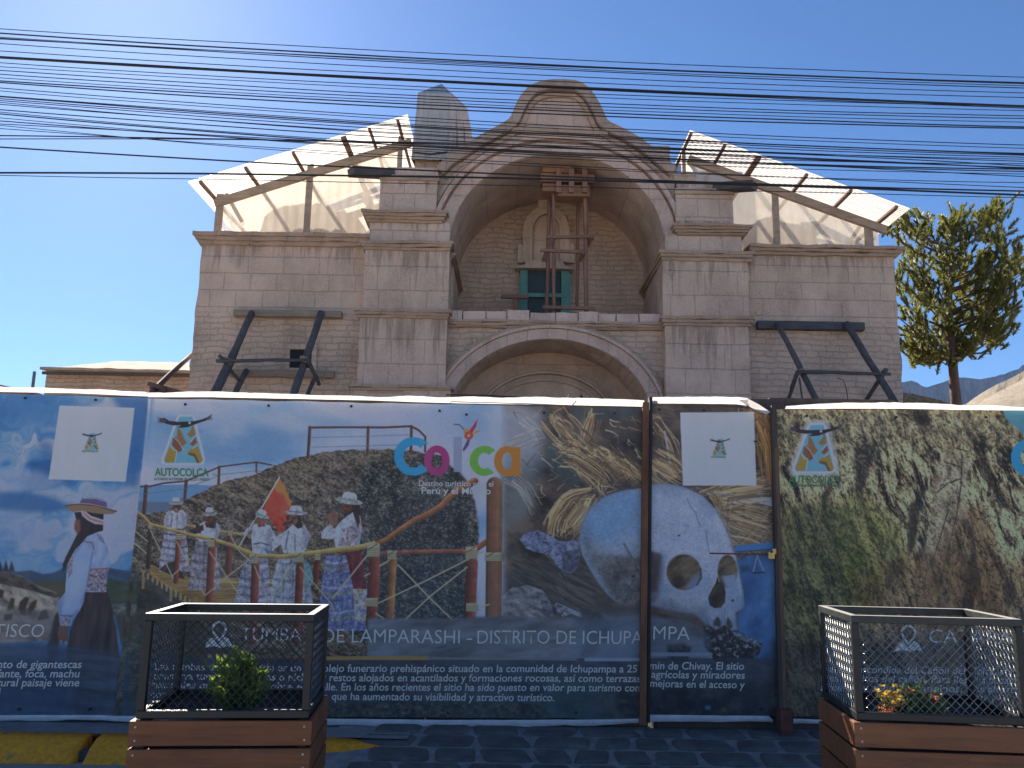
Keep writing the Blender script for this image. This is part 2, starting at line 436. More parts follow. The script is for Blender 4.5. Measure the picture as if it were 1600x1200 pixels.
# left order, bottom to top
mbx = lambda x0,x1,y0,y1,z0,z1,mat,name,seed=0,step=.2,amp=.014: (lambda q: (q.gbox(x0,x1,y0,y1,z0,z1,step,amp,seed), q.build(name, mat, church))[1])(MB())
cornice('pier_base', xl(556,612), xl(698,612), zl(606), 0, YP-.02, .8, .1, 1, m_pier, seed=5)
cornice('pier_base_moulding', xl(557,610), xl(697,610), zl(604), zl(616), YP-.05, .7, .17, 3, seed=6)
mbx(xl(560,550), xl(697,550), YP, 20.4, zl(606), zl(496), m_pier, 'pier_shaft', 1)
cornice('pier_capital', xl(563,490), xl(697,490), zl(485), zl(498), YP, .7, .13, 3, seed=7)
mbx(xl(568,440), xl(701,440), YP+.03, 20.4, zl(486), zl(388), m_pier, 'pier_shaft', 2)
cornice('pier_capital', xl(571,384), xl(700,384), zl(378), zl(391), YP+.03, .7, .13, 3, seed=8)
mbx(xl(577,362), xl(702,362), YP+.06, 20.6, zl(379), zl(345), m_top, 'upper_block', 3)
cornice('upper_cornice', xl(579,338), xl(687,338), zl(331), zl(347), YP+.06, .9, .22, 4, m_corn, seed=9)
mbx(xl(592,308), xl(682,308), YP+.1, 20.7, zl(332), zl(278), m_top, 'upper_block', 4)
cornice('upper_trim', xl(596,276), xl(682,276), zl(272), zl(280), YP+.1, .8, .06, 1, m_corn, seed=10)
mbx(xl(604,266), xl(684,266), YP+.16, 20.7, zl(274), zl(257), m_top, 'upper_block', 5)
# right order
cornice('pier_base', xl(1046,640), xl(1166,640), zr(620), 0, YP-.02, .8, .1, 1, m_pier, seed=11)
mbx(xl(1040,565), xl(1171,565), YP, 20.4, zr(640), zr(507), m_pier, 'pier_shaft', 6)
cornice('pier_capital', xl(1040,502), xl(1169,502), zr(496), zr(510), YP, .7, .13, 3, seed=12)
mbx(xl(1036,450), xl(1170,450), YP+.03, 20.4, zr(498), zr(406), m_pier, 'pier_shaft', 7)
cornice('pier_capital', xl(1037,400), xl(1170,400), zr(393), zr(408), YP+.03, .7, .13, 3, seed=13)
mbx(xl(1040,378), xl(1160,378), YP+.06, 20.6, zr(395), zr(365), m_top, 'upper_block', 8)
cornice('upper_cornice', xl(1062,360), xl(1161,360), zr(352), zr(367), YP+.06, .9, .2, 4, m_corn, seed=14)
mbx(xl(1057,326), xl(1147,326), YP+.1, 20.7, zr(353), zr(300), m_top, 'upper_block', 9)
cornice('upper_trim', xl(1059,297), xl(1145,297), zr(293), zr(302), YP+.1, .8, .06, 1, m_corn, seed=15)
mbx(xl(1060,286), xl(1130,286), YP+.16, 20.7, zr(294), zr(279), m_top, 'upper_block', 10)
mbx(xl(1056,274), xl(1091,274), YP+.2, 20.6, zr(280), zr(268), m_rubble, 'broken_block', 11, .12, .03)
# stone water spouts jutting from the tops of the piers
m_spout = simple('spout_stone', (.10,.09,.085), .9, .4, 4, .6, .02)
for a, bq, wd in ((P(548,268,19.2), P(612,272,19.85), .3), (P(1179,290,19.2), P(1118,294,19.85), .2)):
    mb = MB(); mb.obox(a, bq, .34, .19); mb.build('water_spout', m_spout, church)

# ---- gable with the great arch
def ell(cx, cy, a, b, t0, t1, n):
    return [(cx + a*math.cos(t0+(t1-t0)*i/n), cy - b*math.sin(t0+(t1-t0)*i/n)) for i in range(n+1)]
YG = 19.9
def xz(pts, Y): return [(P(px, py, Y).x, P(px, py, Y).z) for px, py in pts]
outline = [(684,500),(684,267),(699,251),(720,238),(746.6,220),(775.5,205),(791,196),(799,190),(807,170),(815,154),(828,141),(844,134),(861,131.5),(878,131.5),
           (890,132),(904,134),(918.5,143.6),(930,159),(939.5,178),(947,196),(964.5,203),(991,217),(1017,235.5),(1038,254),(1054,267),(1056,505)]
def arch_in(d=0.): return [(1037+d,500),(1037+d,388)] + ell(870, 386, 167+d, 143+d*.95, math.radians(3), math.radians(177), 40) + [(703-d,384),(703-d,492)]
def smooth(pts, it=2):
    for _ in range(it):
        q = [pts[0]]
        for a, b_ in zip(pts[:-1], pts[1:]):
            q += [(a[0]*.75+b_[0]*.25, a[1]*.75+b_[1]*.25), (a[0]*.25+b_[0]*.75, a[1]*.25+b_[1]*.75)]
        pts = q + [pts[-1]]
    return pts
out_s = [outline[0]] + smooth(outline[1:-1], 2) + [outline[-1]]
mb = MB(); mb.prism(xz(out_s + arch_in(), YG), YG, 23.0); mb.build('gable', m_gable, church, tri=True)
# nested mouldings: light archivolt, then receding and projecting bands up to the dark rim
def band(name, inner, outer, Y, prj, mat, dep=.15):
    mb = MB(); mb.prism(xz(outer + inner[::-1], Y), Y-prj, Y+dep); return mb.build(name, mat, church, tri=True)
def arch_arc(d, lo=4, hi=176): return ell(870, 386, 167+d, 143+d*.95, math.radians(lo), math.radians(hi), 44)
band('archivolt', arch_arc(.4, -2, 182), arch_arc(20, -2, 182), YG, .10, m_arch)
band('arch_moulding', arch_arc(24, 10, 170), arch_arc(31, 10, 170), YG, .16, m_arch)
band('arch_moulding', arch_arc(34, 14, 166), arch_arc(40, 14, 166), YG, .06, m_gable)
# dark rim that follows the outline of the gable
def inset(pts, d):
    q = []
    for i, p in enumerate(pts):
        a, c_ = pts[max(0, i-1)], pts[min(len(pts)-1, i+1)]
        tx, ty = c_[0]-a[0], c_[1]-a[1]; L = math.hypot(tx, ty) or 1
        q.append((p[0] - ty/L*d, p[1] + tx/L*d))
    return q
core = smooth(outline[1:-1], 2)
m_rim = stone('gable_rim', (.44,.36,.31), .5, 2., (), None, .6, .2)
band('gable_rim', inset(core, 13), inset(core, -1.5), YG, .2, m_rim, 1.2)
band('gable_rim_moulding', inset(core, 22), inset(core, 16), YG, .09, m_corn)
mb = MB(); mb.prism(xz([(804,203),(944,207),(949,211),(949,214),(799,210),(799,206)], YG), YG-.14, YG+.1); mb.build('crest_moulding', m_corn, church)
# recess back wall
YR = 23.0
mb = MB(); mb.gbox(X(690,400,YR), X(1050,400,YR), YR, YR+.6, Z(870,520,YR)-1, Z(870,225,YR), .3, .02, 3); mb.build('recess_wall', m_recess, church)
# impost mouldings running back along the jambs
for s, px in ((1, 1037), (-1, 703)):
    x = X(px, 400, YG); mb = MB()
    for i in range(3):
        p = .05 + .05*i
        mb.gbox(min(x, x - s*p), max(x, x - s*p), YG - .05, YR-.01, zr(409)+.07*i, zr(409)+.07*(i+1)-.002, .3, .012, i)
    mb.build('impost', m_corn, church)
    mb = MB(); x2 = x - s*.06; mb.gbox(min(x, x2), max(x, x2), YG+.4, YR-.6, 5.5, zr(410), .3, .012, 4); mb.build('jamb_pilaster', m_recess, church)

# niche with its frame over the balcony door, on the recess wall
m_frame = stone('niche_stone', (.66,.55,.48), 2., 2., (), None, .2, 0)
YN = YR - .1
def xzn(pts): return xz(pts, YN)
nin = [(877,410),(877,366)] + ell(853, 366, 24, 32, 0, math.pi, 20) + [(829,366),(829,410)]
nout = [(889,412),(889,366)] + ell(853, 364, 36, 40, 0, math.pi, 20) + [(817,366),(817,412)]
mb = MB(); mb.prism(xzn(nout + nin[::-1]), YN-.12, YN+.12); niche = mb.build('niche_frame', m_frame, church, tri=True)
mb = MB(); mb.prism(xzn([(874.6,411),(874.6,366)] + ell(853,366,21.6,29,0,math.pi,20) + [(831.4,366),(831.4,411)] + [(827,411),(827,366)] + ell(853,366,26,34,math.pi,0,20) + [(879,366),(879,411)]), YN-.17, YN-.1)
mb.build('niche_moulding', m_frame, church, tri=True)
mb = MB(); mb.prism(xzn([(830,410),(830,366)] + ell(853,366,23,31,math.pi,0,20) + [(876,366),(876,410)]), YN+.04, YN+.11); mb.build('niche_back', m_frame, church, tri=True)
mb = MB(); mb.prism(xzn([(841,328),(858,328),(860,300),(839,300)]), YN-.14, YN+.1); mb.build('niche_finial', m_frame, church)
for px in (813, 893):
    mb = MB(); mb.prism(xzn([(px-4,411),(px+4,411),(px+4,385),(px-1,380),(px-4,386)]), YN-.05, YN+.1); mb.build('niche_pilaster', m_frame, church)
mb = MB(); mb.prism(xzn([(822,412),(879,413),(881,419),(895,425),(804,423),(820,418)]), YN-.3, YN+.1); mb.build('niche_sill', m_frame, church)
m_green = wood('green_door_paint', (.13,.36,.31), (.07,.22,.19), .6, 1., 2)
mb = MB(); mb.prism(xzn([(825,424),(876,425),(876,492),(825,492)]), YN-.02, YN+.11); mb.build('balcony_door_opening', simple('door_dark', (.035,.075,.085), .6, .3, 3, 0), church)
for pts in ([(813,424),(824.5,424),(824,492),(811,492),(812,450)], [(876.5,425),(888,426),(892,440),(892,492),(876.5,492)]):
    mb = MB(); mb.prism(xzn(pts), YN-.12, YN+.11); mb.build('door_shutter', m_green, church)
mb = MB(); mb.prism(xzn([(809,460),(880,461),(880,467),(809,466)]), YN-.16, YN-.05); mb.build('balcony_rail', m_green, church)

# ledge: stone floor of the recess, row of loose blocks on its edge, moulded string course
x0, x1 = X(690,505), X(1050,505)
mb = MB(); mb.gbox(x0, x1, YG+.05, YR, zl(514,YG), Z(870,500,YG), .3, .012, 2); mb.build('ledge', m_recess, church)
bx = [700,723,760,792,828,868,903,934,962,998,1032]; g = random.Random(5)
tops = [485.5,487,487,486,489,489.5,489,490.5,491,491.5]
for i in range(10):
    mb = MB(); big = i in (3, 6)
    mb.gbox(X(bx[i]+.8,500,YG), X(bx[i+1]-.8,500,YG), YG-.06-(.06 if big else 0), YG+.5, P(bx[i],504+ (0 if not big else 2),YG).z, P(bx[i],tops[i],YG).z, .15, .016, i*3.1)
    mb.build('ledge_stone', m_block, church)
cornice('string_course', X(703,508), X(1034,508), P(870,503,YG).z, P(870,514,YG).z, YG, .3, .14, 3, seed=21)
# portal below: wall with the lower arch, mouldings, inner lunette
pin = [(1018,1000),(1018,662)] + ell(858, 660, 160, 129, 0, math.pi, 40) + [(698,662),(698,1000)]
YL = 19.95
pts = xz([(690,512),(690,662)], YL)
inner = xz([(1018,662)] + ell(858,660,160,129,0,math.pi,40) + [(698,662)], YL)
poly_ = [(X(686,512,YL), 0), (X(686,512,YL), Z(870,513,YL)), (X(1052,512,YL), Z(870,513,YL)), (X(1052,512,YL), 0), (inner[0][0], 0)] + inner + [(inner[-1][0], 0)]
mb = MB(); mb.prism(poly_, YL, YL+1.5); mb.build('portal_wall', m_recess, church, tri=True)
def parc(a, b, lo=0, hi=180, cx=858): return ell(cx, 660, a, b, math.radians(lo), math.radians(hi), 44)
band('portal_archivolt', parc(160.5,129.5), parc(178,145), YL, .10, m_arch)
band('portal_moulding', parc(178.5,145.5), parc(183,150), YL, .17, m_arch)
band('portal_moulding', parc(183.5,150.5), parc(188,154.5,8,172), YL, .13, m_corn)
YB2 = YL + 1.5
mb = MB(); mb.gbox(X(680,600,YB2), X(1060,600,YB2), YB2, YB2+.5, 0, Z(860,515,YB2), .4, .012, 6); mb.build('portal_back', m_portal, church)
for a, bb, pr in ((112,84,.09),(107,79,.14),(96,68,.07)):
    mb = MB(); mb.prism(xz(parc(a,bb,0,180,852) + parc(a-4,bb-4,180,0,852), YB2), YB2-pr, YB2+.1); mb.build('portal_inner_ring', m_portal, church, tri=True)
# body of the church behind the front
mb = MB(); mb.box(X(600,400), X(1140,400), 23.7, 46, 0, Z(870,300)); mb.build('nave_wall', m_rubble, church)
# small square window in the left wall (with a real reveal)
zw0, zw1 = Z(470,576), Z(470,547)
for (xa, xb, za, zb) in ((X(454,560), X(488,560), zw0, zw1),):
    mb = MB(); mb.box(xa, xb, YC-.06, YC+.02, za, zb); win = mb.build('window', m_dark, church)
    mb = MB()
    mb.gbox(xa-.12, xa, YC-.09, YC+.05, za-.1, zb+.1, .15, .01, 1); mb.gbox(xb, xb+.12, YC-.09, YC+.05, za-.1, zb+.1, .15, .01, 2)
    mb.gbox(xa, xb, YC-.09, YC+.05, zb, zb+.12, .15, .01, 3); mb.gbox(xa, xb, YC-.09, YC+.05, za-.1, za, .15, .01, 4)
    mb.build('window_surround', m_tower, church)

# unfinished rubble stumps of the towers, seen under the temporary roofs
def stump(pts, Y, dep, seed):
    mb = MB(); q = []
    for a, b_ in zip(pts[:-1], pts[1:]):
        n = max(1, int(abs(b_[0]-a[0])/6))
        for i in range(n): q.append((a[0]+(b_[0]-a[0])*i/n, a[1]+(b_[1]-a[1])*i/n + rnd.uniform(-3,3)))
    q.append(pts[-1])
    mb.prism(xz(q, Y), Y, Y+dep); mb.build('tower_stump', m_rubble, church, tri=True)
stump([(400,420),(406,364),(416,330),(437,318),(461,318),(506,320),(537,329),(558,341),(569,356),(590,420)], 22.4, 2.4, 1)
stump([(1150,440),(1162,385),(1177,350),(1204,338),(1219,346),(1256,343),(1269,360),(1282,388),(1300,440)], 22.4, 2.4, 2)

# ---- wrapped pinnacle on the left pier (a thing of its own)
m_tarp, t, b = nmat('grey_tarpaulin')
n1 = noise(t, mapped(t, (8,8,1.2)), 1.5, 5, .6, .3); n2 = noise(t, mapped(t), 1.3, 5)
cc = ramp(t, n1, [(.3, (.34,.34,.335)), (.65, (.55,.54,.51))]); cc = mix(t, .25, cc, ramp(t, n2, [(.35, (.2,.21,.22)), (.65, (.45,.45,.44))]))
t.links.new(cc, b.inputs['Base Color']); b.inputs['Roughness'].default_value = .55
bump(t, b, n1, .6, .03)
YT = 20.6
pin_r = empty('wrapped_pinnacle', tuple(P(672, 250, YT)), 'tall church pinnacle wrapped in grey tarpaulin beside the central gable', 'pinnacle')
fl, fr_ = P(643,243,YT), P(700,243,YT); rb = P(749,240,YT+1.0)
mb = MB(); nlev, nper = 14, 64
zt = P(690,146,YT).z; zb_ = P(672,250,YT).z
x_l0, x_r0 = fl.x, P(746,240,YT).x; x_l1, x_r1 = P(653,146,YT).x, P(728,146,YT).x
for k in range(nlev+1):
    tz = k/nlev; z = zb_+(zt-zb_)*tz
    xl_, xr_ = x_l0+(x_l1-x_l0)*tz, x_r0+(x_r1-x_r0)*tz
    yf, yb = YT-.05*(1-tz), YT+1.25
    for j in range(nper):
        s_ = j/nper*4; e = int(s_); f_ = s_-e
        cut = .54 + .12*tz                         # front face, then a folded corner falling back
        corners = [(xl_,yf),(xl_+(xr_-xl_)*cut,yf),(xr_,yf+.75),(xr_-.05,yb),(xl_,yb)]
        seg = [(0,1),(1,2),(2,3),(3,4)][e] if e < 4 else (4,0)
        a, c_ = corners[seg[0]], corners[seg[1]]
        if e == 3: a, c_ = corners[3], corners[4]
        x = a[0]+(c_[0]-a[0])*f_; y = a[1]+(c_[1]-a[1])*f_
        fold = math.sin(f_*math.pi*6.5 + mnoise.noise(Vector((z*1.1,0,0)))*1.2)*.10*(1.25-tz) if e == 1 else mnoise.noise(Vector((x*2.2, z*.9, e*5.)))*.03
        mb.v.append((x, y-abs(fold) if e == 1 else y-fold, z - (0 if k else .12*abs(mnoise.noise(Vector((j*.35,0,1)))))))
for k in range(nlev):
    for j in range(nper):
        mb.f.append((k*nper+j, k*nper+(j+1)%nper, (k+1)*nper+(j+1)%nper, (k+1)*nper+j))
top = len(mb.v); ap = P(690,131,YT+.5); mb.v.append(tuple(ap))
for j in range(nper): mb.f.append((nlev*nper+j, nlev*nper+(j+1)%nper, top))
o = mb.build('tarpaulin', m_tarp, pin_r, True); o.data.set_sharp_from_angle(angle=R(28))
mb = MB(); mb.gbox(fl.x+.08, P(720,250,YT).x, YT+.1, YT+1.1, P(672,262,YT).z-.3, zb_+.05, .2, .03, 2); mb.build('pedestal', m_rubble, pin_r)
mb = MB(); mb.tube([P(646,238,YT-.06), P(672,241,YT-.08), P(699,238,YT-.06)], .025, 6); mb.build('rope', simple('rope_dark', (.06,.06,.06), .9, .2, 20, 0), pin_r)

# ================================================================== TEMPORARY ROOFS
m_sheet, t, b = nmat('translucent_sheet')
b.inputs['Base Color'].default_value = (.80,.78,.73,1); b.inputs['Roughness'].default_value = .45
tr = N(t, 'ShaderNodeBsdfTranslucent'); n1 = noise(t, mapped(t, (.6,6,.6)), 2, 6, .65)
t.links.new(ramp(t, n1, [(.25, (.66,.60,.50)), (.6, (.86,.82,.73))]), tr.inputs[0])
mx = N(t, 'ShaderNodeMixShader'); mx.inputs[0].default_value = .66
t.links.new(b.outputs[0], mx.inputs[1]); t.links.new(tr.outputs[0], mx.inputs[2])
tp_ = N(t, 'ShaderNodeBsdfTransparent'); tp_.inputs[0].default_value = (1,.97,.92,1)
mx2 = N(t, 'ShaderNodeMixShader'); mx2.inputs[0].default_value = .30
t.links.new(mx.outputs[0], mx2.inputs[1]); t.links.new(tp_.outputs[0], mx2.inputs[2])
t.links.new(mx2.outputs[0], t.nodes['Material Output'].inputs[0])
m_net = m_sheet.copy(); m_net.name = 'gable_sheeting'
m_beam = wood('roof_timber', (.42,.33,.25), (.24,.18,.135), .8, 1., 0)
m_purl = wood('roof_purlin', (.30,.17,.115), (.17,.095,.065), .8, 1., 1)

def temp_roof(label, a_px, b_px, purl, rafter, posts, truss, side):
    A, B_ = P(*a_px, 19.3), P(*b_px, 19.3)
    root = empty('temporary_roof', (A.x if side < 0 else B_.x, 20.3, P(440,366,20.3).z), label, 'temporary roof', 'temporary roofs over the tower stumps')
    mb = MB(); Y0, Y1 = 19.3, 25.6; n = 500; s = (B_-A)
    nrm = Vector((-s.z, 0, s.x)).normalized(); na = 6
    for i in range(n+1):
        y = Y0+(Y1-Y0)*i/n
        for k in range(na+1):
            p = A + s*(k/na); p = Vector((p.x, y, p.z)) + nrm*(.018*math.sin(y*2*math.pi/.085) + .02*mnoise.noise(Vector((k*.8,y*.5,side))))
            mb.v.append(tuple(p))
    for i in range(n):
        for k in range(na):
            q = i*(na+1)+k; mb.f.append((q, q+1, q+na+2, q+na+1))
    mb.build('roof_sheet', m_sheet, root, True)
    for tq in purl:
        p = A + s*tq - nrm*.075; wq = .08 if tq not in (.70,.32) else .14
        mb = MB(); mb.obox((p.x, Y0+.02, p.z), (p.x, Y1-.1, p.z), wq, .09, nrm); mb.build('purlin', m_purl, root)
    d = (P(*rafter[1],20.3)-P(*rafter[0],20.3)).normalized()
    for Yr in (20.3, 23.6):
        off = -nrm*.235
        p0 = A + s*.045 + off; p1 = A + s*.985 + off
        mb = MB(); mb.obox((p0.x,Yr,p0.z), (p1.x,Yr,p1.z), .12, .2, nrm); mb.build('rafter', m_beam, root)
    mb = MB(); zb_ = P(440 if side < 0 else 1290, 369 if side < 0 else 389, 20.42).z; n = 120; e0, e1 = (.06, .93) if side < 0 else (.02, .955)
    for i in range(n+1):
        u = e0+(e1-e0)*i/n; p = A + s*u - nrm*.2; yy = 20.42 + .012*math.sin(i*.9) + .02*mnoise.noise(Vector((u*7, 0, side)))
        for k in range(5): mb.v.append((p.x, yy + .015*mnoise.noise(Vector((u*9, k*.9, 3.))), zb_ + (max(p.z, zb_+.02)-zb_)*k/4))
    for i in range(n):
        for k in range(4): q = i*5+k; mb.f.append((q, q+5, q+6, q+1))
    mb.build('gable_sheet', m_net, root, True)
    for (px, pt, pb, wq) in posts:
        a, b2 = P(px, pt, 20.3), P(px, pb, 20.3)
        mb = MB(); mb.obox((a.x,20.34,b2.z), (a.x,20.34,a.z), wq, .1, (0,1,0)); mb.build('post', m_beam, root)
    for (p, q, Yr, hq) in truss:
        mb = MB(); mb.obox(P(*p,Yr), P(*q,Yr), .1, hq, (0,1,0) if abs(p[0]-q[0]) < 5 else (0,0,1)); mb.build('brace', m_beam, root)
    return root
temp_roof('translucent corrugated roof on timber posts sloping down to the left over the church', (294,285), (637,179),
    (.05,.254,.47,.70,.82,.95), ((322,305),(642,204)), ((344,303,372,.17),(485,256,372,.15),(626,212,290,.12)),
    (((378,362),(570,272),24.2,.26), ((440,330),(585,285),24.4,.16), ((352,300),(378,346),20.6,.1), ((511,300),(511,330),24.2,.1), ((548,285),(585,332),24.0,.18)), -1)
temp_roof('translucent corrugated roof on timber posts sloping down to the right over the church', (1078,203), (1422,326),
    (.01,.165,.32,.54,.74,.945), ((1070,230),(1385,347)), ((1211,290,388,.15),(1357,345,398,.19),(1068,230,275,.1)),
    (((1151,303),(1330,388),24.2,.2), ((1150,330),(1240,352),24.4,.14), ((1168,330),(1168,352),24.2,.13), ((1346,350),(1318,392),20.8,.09)), 1)

# ================================================================== TIMBER PROP TOWER IN THE RECESS
m_prop = wood('reddish_prop_timber', (.30,.17,.115), (.15,.08,.055), .8, 1., 2)
m_plank = wood('orange_formwork', (.34,.185,.10), (.2,.105,.06), .75, 1., 0)
YS = 20.6
sc_ = empty('prop_tower', tuple(P(890, 492, YS)), 'reddish timber prop tower with a plank head standing in the arched recess', 'scaffold')
def polep(name, a, b_, Ya, Yb, wd, mat, par):
    mb = MB(); rough_pole(mb, P(*a,Ya), P(*b_,Yb), wd, wd*.95, seed=rnd.randint(0,999), n=8, bend=.015); return mb.build(name, mat, par, True)
for a, b_, Yq, wq in (((865,280),(865.5,494),YS,.05),((859,286),(854,492),YS+.7,.055),((914,280),(916,494),YS,.062),((904,286),(901,480),YS+.8,.05)):
    polep('post', a, b_, Yq, Yq, wq, m_prop, sc_)
for a, b_, Yq, hq in (((853,371),(928,369.5),YS-.09,.075),((844,391),(911,394),YS-.09,.075),((848,480),(930,482),YS-.09,.085)):
    mb = MB(); mb.obox(P(*a,Yq), P(*b_,Yq), .07, hq); mb.build('rung', m_prop, sc_)
for a, b_ in (((863,372),(849,408)),((926,369),(917,384)),((911,394),(906,407))):
    mb = MB(); mb.obox(P(*a,YS-.16), P(*b_,YS+.2), .08, .09); mb.build('brace', m_prop, sc_)
for x0_, x1_, ya, yb in ((848,893,258,270),(845,929,270,285),(848,868,286,299),(872,921,288,307)):
    mb = MB(); a, c_ = P(x0_, ya, YS-.2), P(x1_, yb, YS-.2)
    mb.gbox(a.x, c_.x, YS-.2, YS+.25, c_.z+.01, a.z-.01, .3, .008, x0_); mb.build('head_plank', m_plank, sc_)
for px in (873, 893, 914):
    mb = MB(); a, c_ = P(px-4, 262, YS-.3), P(px+4, 300, YS-.3); mb.gbox(a.x, c_.x, YS-.3, YS-.205, c_.z, a.z, .3, .004, px); mb.build('head_cleat', m_prop, sc_)
tr_ = empty('trestle', tuple(P(800, 492, 22.2)), 'small wooden trestle left of the green balcony door', 'trestle')
mb = MB(); mb.obox(P(783,463,22.2), P(826,464,22.2), .1, .1); mb.build('rail', m_prop, tr_)
mb = MB(); mb.obox(P(805,463,22.25), P(805,494,22.25), .12, .08, (0,1,0)); mb.build('leg', m_prop, tr_)

# ================================================================== RAKING SHORES
m_shore = wood('blackened_pole', (.12,.112,.11), (.028,.028,.03), .8, 1., 2)
m_plate = wood('wall_plate_timber', (.33,.26,.19), (.17,.13,.1), .85, 1., 0)
m_plate_d = wood('dark_wall_plate', (.10,.10,.10), (.045,.045,.05), .85, 1., 0)
m_brown = wood('brown_timber', (.17,.10,.075), (.07,.04,.03), .8, 1., 0)
def raker(name, top_px, bot_px, Yt, Yb, r, par, mat=None):
    a, b_ = P(*top_px, Yt), P(*bot_px, Yb); d = b_-a
    foot = a + d*((a.z)/(-d.z)) if d.z < -.05 else b_
    mb = MB(); rough_pole(mb, foot, a, r*1.12, r*.8, seed=int(top_px[0]), bend=.02, seg=14); return mb.build(name, mat or m_shore, par, True)
def strut(name, a, Ya, b_, Yb, r, par, mat=None):
    mb = MB(); rough_pole(mb, P(*a,Ya), P(*b_,Yb), r, r*.85, seed=int(a[0]+a[1]), bend=.02); return mb.build(name, mat or m_shore, par, True)
ls = empty('raking_shore', (P(430,560,19).x, 19, 0), 'blackened timber shores propping the left church wall under a pale beam', 'timber shore', 'timber shores propping the church walls')
mb = MB(); a, c_ = P(365,483,19.8), P(533,496,19.8); mb.gbox(a.x, c_.x, 19.78, 19.97, c_.z, a.z, .25, .012, 4); mb.build('wall_plate', m_plate, ls)
mb = MB(); a, c_ = P(359,577,19.8), P(522,590,19.8); mb.gbox(a.x, c_.x, 19.75, 19.9, c_.z, a.z, .25, .01, 5); mb.build('wall_plate', m_plate, ls)
raker('raker', (393,489), (334,617), 19.75, 18.5, .115, ls); raker('raker', (502,488), (458,618), 19.75, 18.5, .10, ls)
raker('raker', (385,579), (366,617), 19.7, 19.1, .085, ls); raker('raker', (493,588), (481,618), 19.7, 19.1, .06, ls)
strut('tie_pole', (338,564), 18.8, (480,562.5), 18.8, .045, ls, m_plate_d)
strut('strut', (343,556), 18.7, (374,596), 19.4, .05, ls); strut('strut', (480,561), 18.8, (499,601), 19.4, .05, ls)
rs = empty('raking_shore', (P(1290,560,19).x, 19, 0), 'blackened timber shores propping the right church wall under a dark beam', 'timber shore', 'timber shores propping the church walls')
mb = MB(); a, c_ = P(1184,501,19.8), P(1351,516,19.8); mb.gbox(a.x, c_.x, 19.78, 19.97, c_.z, a.z, .25, .01, 6); mb.build('wall_plate', m_plate_d, rs)
raker('raker', (1214,505), (1279,631), 19.75, 18.5, .075, rs); raker('raker', (1322,505), (1400,631), 19.75, 18.5, .10, rs)
strut('tie_pole', (1245,581), 18.8, (1391,585), 18.8, .045, rs)
strut('strut', (1385,577), 18.7, (1349,632), 19.6, .055, rs); strut('strut', (1246,581), 18.8, (1229,632), 19.5, .05, rs)
strut('strut', (1249,590), 19.3, (1255,632), 19.3, .02, rs)
mb = MB(); mb.tube([P(1308,590,19.2), P(1318,594,19.2), P(1322,606,19.2), P(1326,632,19.2)], .012, 6); mb.build('loose_wire', m_shore, rs)
ex = empty('raking_shore', (P(265,600,18.5).x, 18.5, 0), 'brown crossed timbers leaning on the outer corner of the church at left', 'timber shore', 'timber shores propping the church walls')
raker('raker', (301,553), (241,611), 20.6, 18.6, .075, ex, m_brown)
mb = MB(); mb.obox(P(233,600,18.6), P(294,617,18.6), .16, .1); mb.build('tie_pole', m_brown, ex)
strut('strut', (236,605), 18.7, (282,623), 18.7, .06, ex, m_brown); strut('strut', (258,606), 18.5, (246,626), 18.5, .05, ex, m_brown)

m_rope = simple('lashing_rope', (.34,.29,.21), .9, .4, 60, .6, .01)
def lashing(px, py, Y, ax, r, par):
    mb = MB(); c_ = P(px, py, Y); a = (P(px+ax[0], py+ax[1], Y)-c_).normalized()
    for k in range(4): mb.tube([c_+a*(k*.032-.06), c_+a*(k*.032-.036)], r, 9)
    mb.build('lashing', m_rope, par)
lashing(357, 564, 18.95, (59,-128), .135, ls); lashing(476, 562, 18.9, (44,-130), .125, ls); lashing(1250, 581, 18.9, (-65,-126), .10, rs); lashing(1377, 584, 18.9, (-78,-126), .125, rs)
# ================================================================== PRINTED PICTURES ON THE BANNERS (painted here, nothing is loaded)
BY = 6.6
CX0, CX1, CZ0, CZ1, RES = -5.2, 5.2, -.1, 2.9, 270
CW, CH = int((CX1-CX0)*RES), int((CZ1-CZ0)*RES)
_X, _Z = np.meshgrid(CX0 + (np.arange(CW)+.5)/RES, CZ0 + (np.arange(CH)+.5)/RES)
_dx, _dy, _dz = _X, np.full_like(_X, BY), _Z - EYE
_f = _dy*fw.y + _dz*fw.z
PX = 800 + F*(_dx*cr.x + _dy*cr.y + _dz*cr.z)/_f
PY = 600 - F*(_dx*cu.x + _dy*cu.y + _dz*cu.z)/_f
IMG = np.zeros((CH, CW, 3)) + np.array([90, 100, 120])
_tab = np.random.RandomState(4).rand(256, 256)
def vn(x, y):
    xi, yi = np.floor(x).astype(int), np.floor(y).astype(int); fx, fy = x-xi, y-yi
    fx = fx*fx*(3-2*fx); fy = fy*fy*(3-2*fy)
    a, b_, c_, d = _tab[yi & 255, xi & 255], _tab[yi & 255, (xi+1) & 255], _tab[(yi+1) & 255, xi & 255], _tab[(yi+1) & 255, (xi+1) & 255]
    return (a*(1-fx)+b_*fx)*(1-fy) + (c_*(1-fx)+d*fx)*fy
def fbm(sl_, sx, sy, ang=0., oc=4, seed=0, gain=.6, warp=0.):
    x, y = PX[sl_], PY[sl_]; c_, s_ = math.cos(R(ang)), math.sin(R(ang))
    if warp: x = x + warp*(vn(x/23+seed, y/23)-.5); y = y + warp*(vn(x/19, y/19+seed)-.5)
    u, v = (x*c_+y*s_)/sx + seed*17.3, (-x*s_+y*c_)/sy + seed*5.1
    t_, a, n_ = 0, 1., 0.
    for _ in range(oc):
        t_ = t_ + a*vn(u, v); n_ += a; a *= gain; u = u*2.03+11; v = v*2.03+7
    return t_/n_
FULL = (slice(None), slice(None))
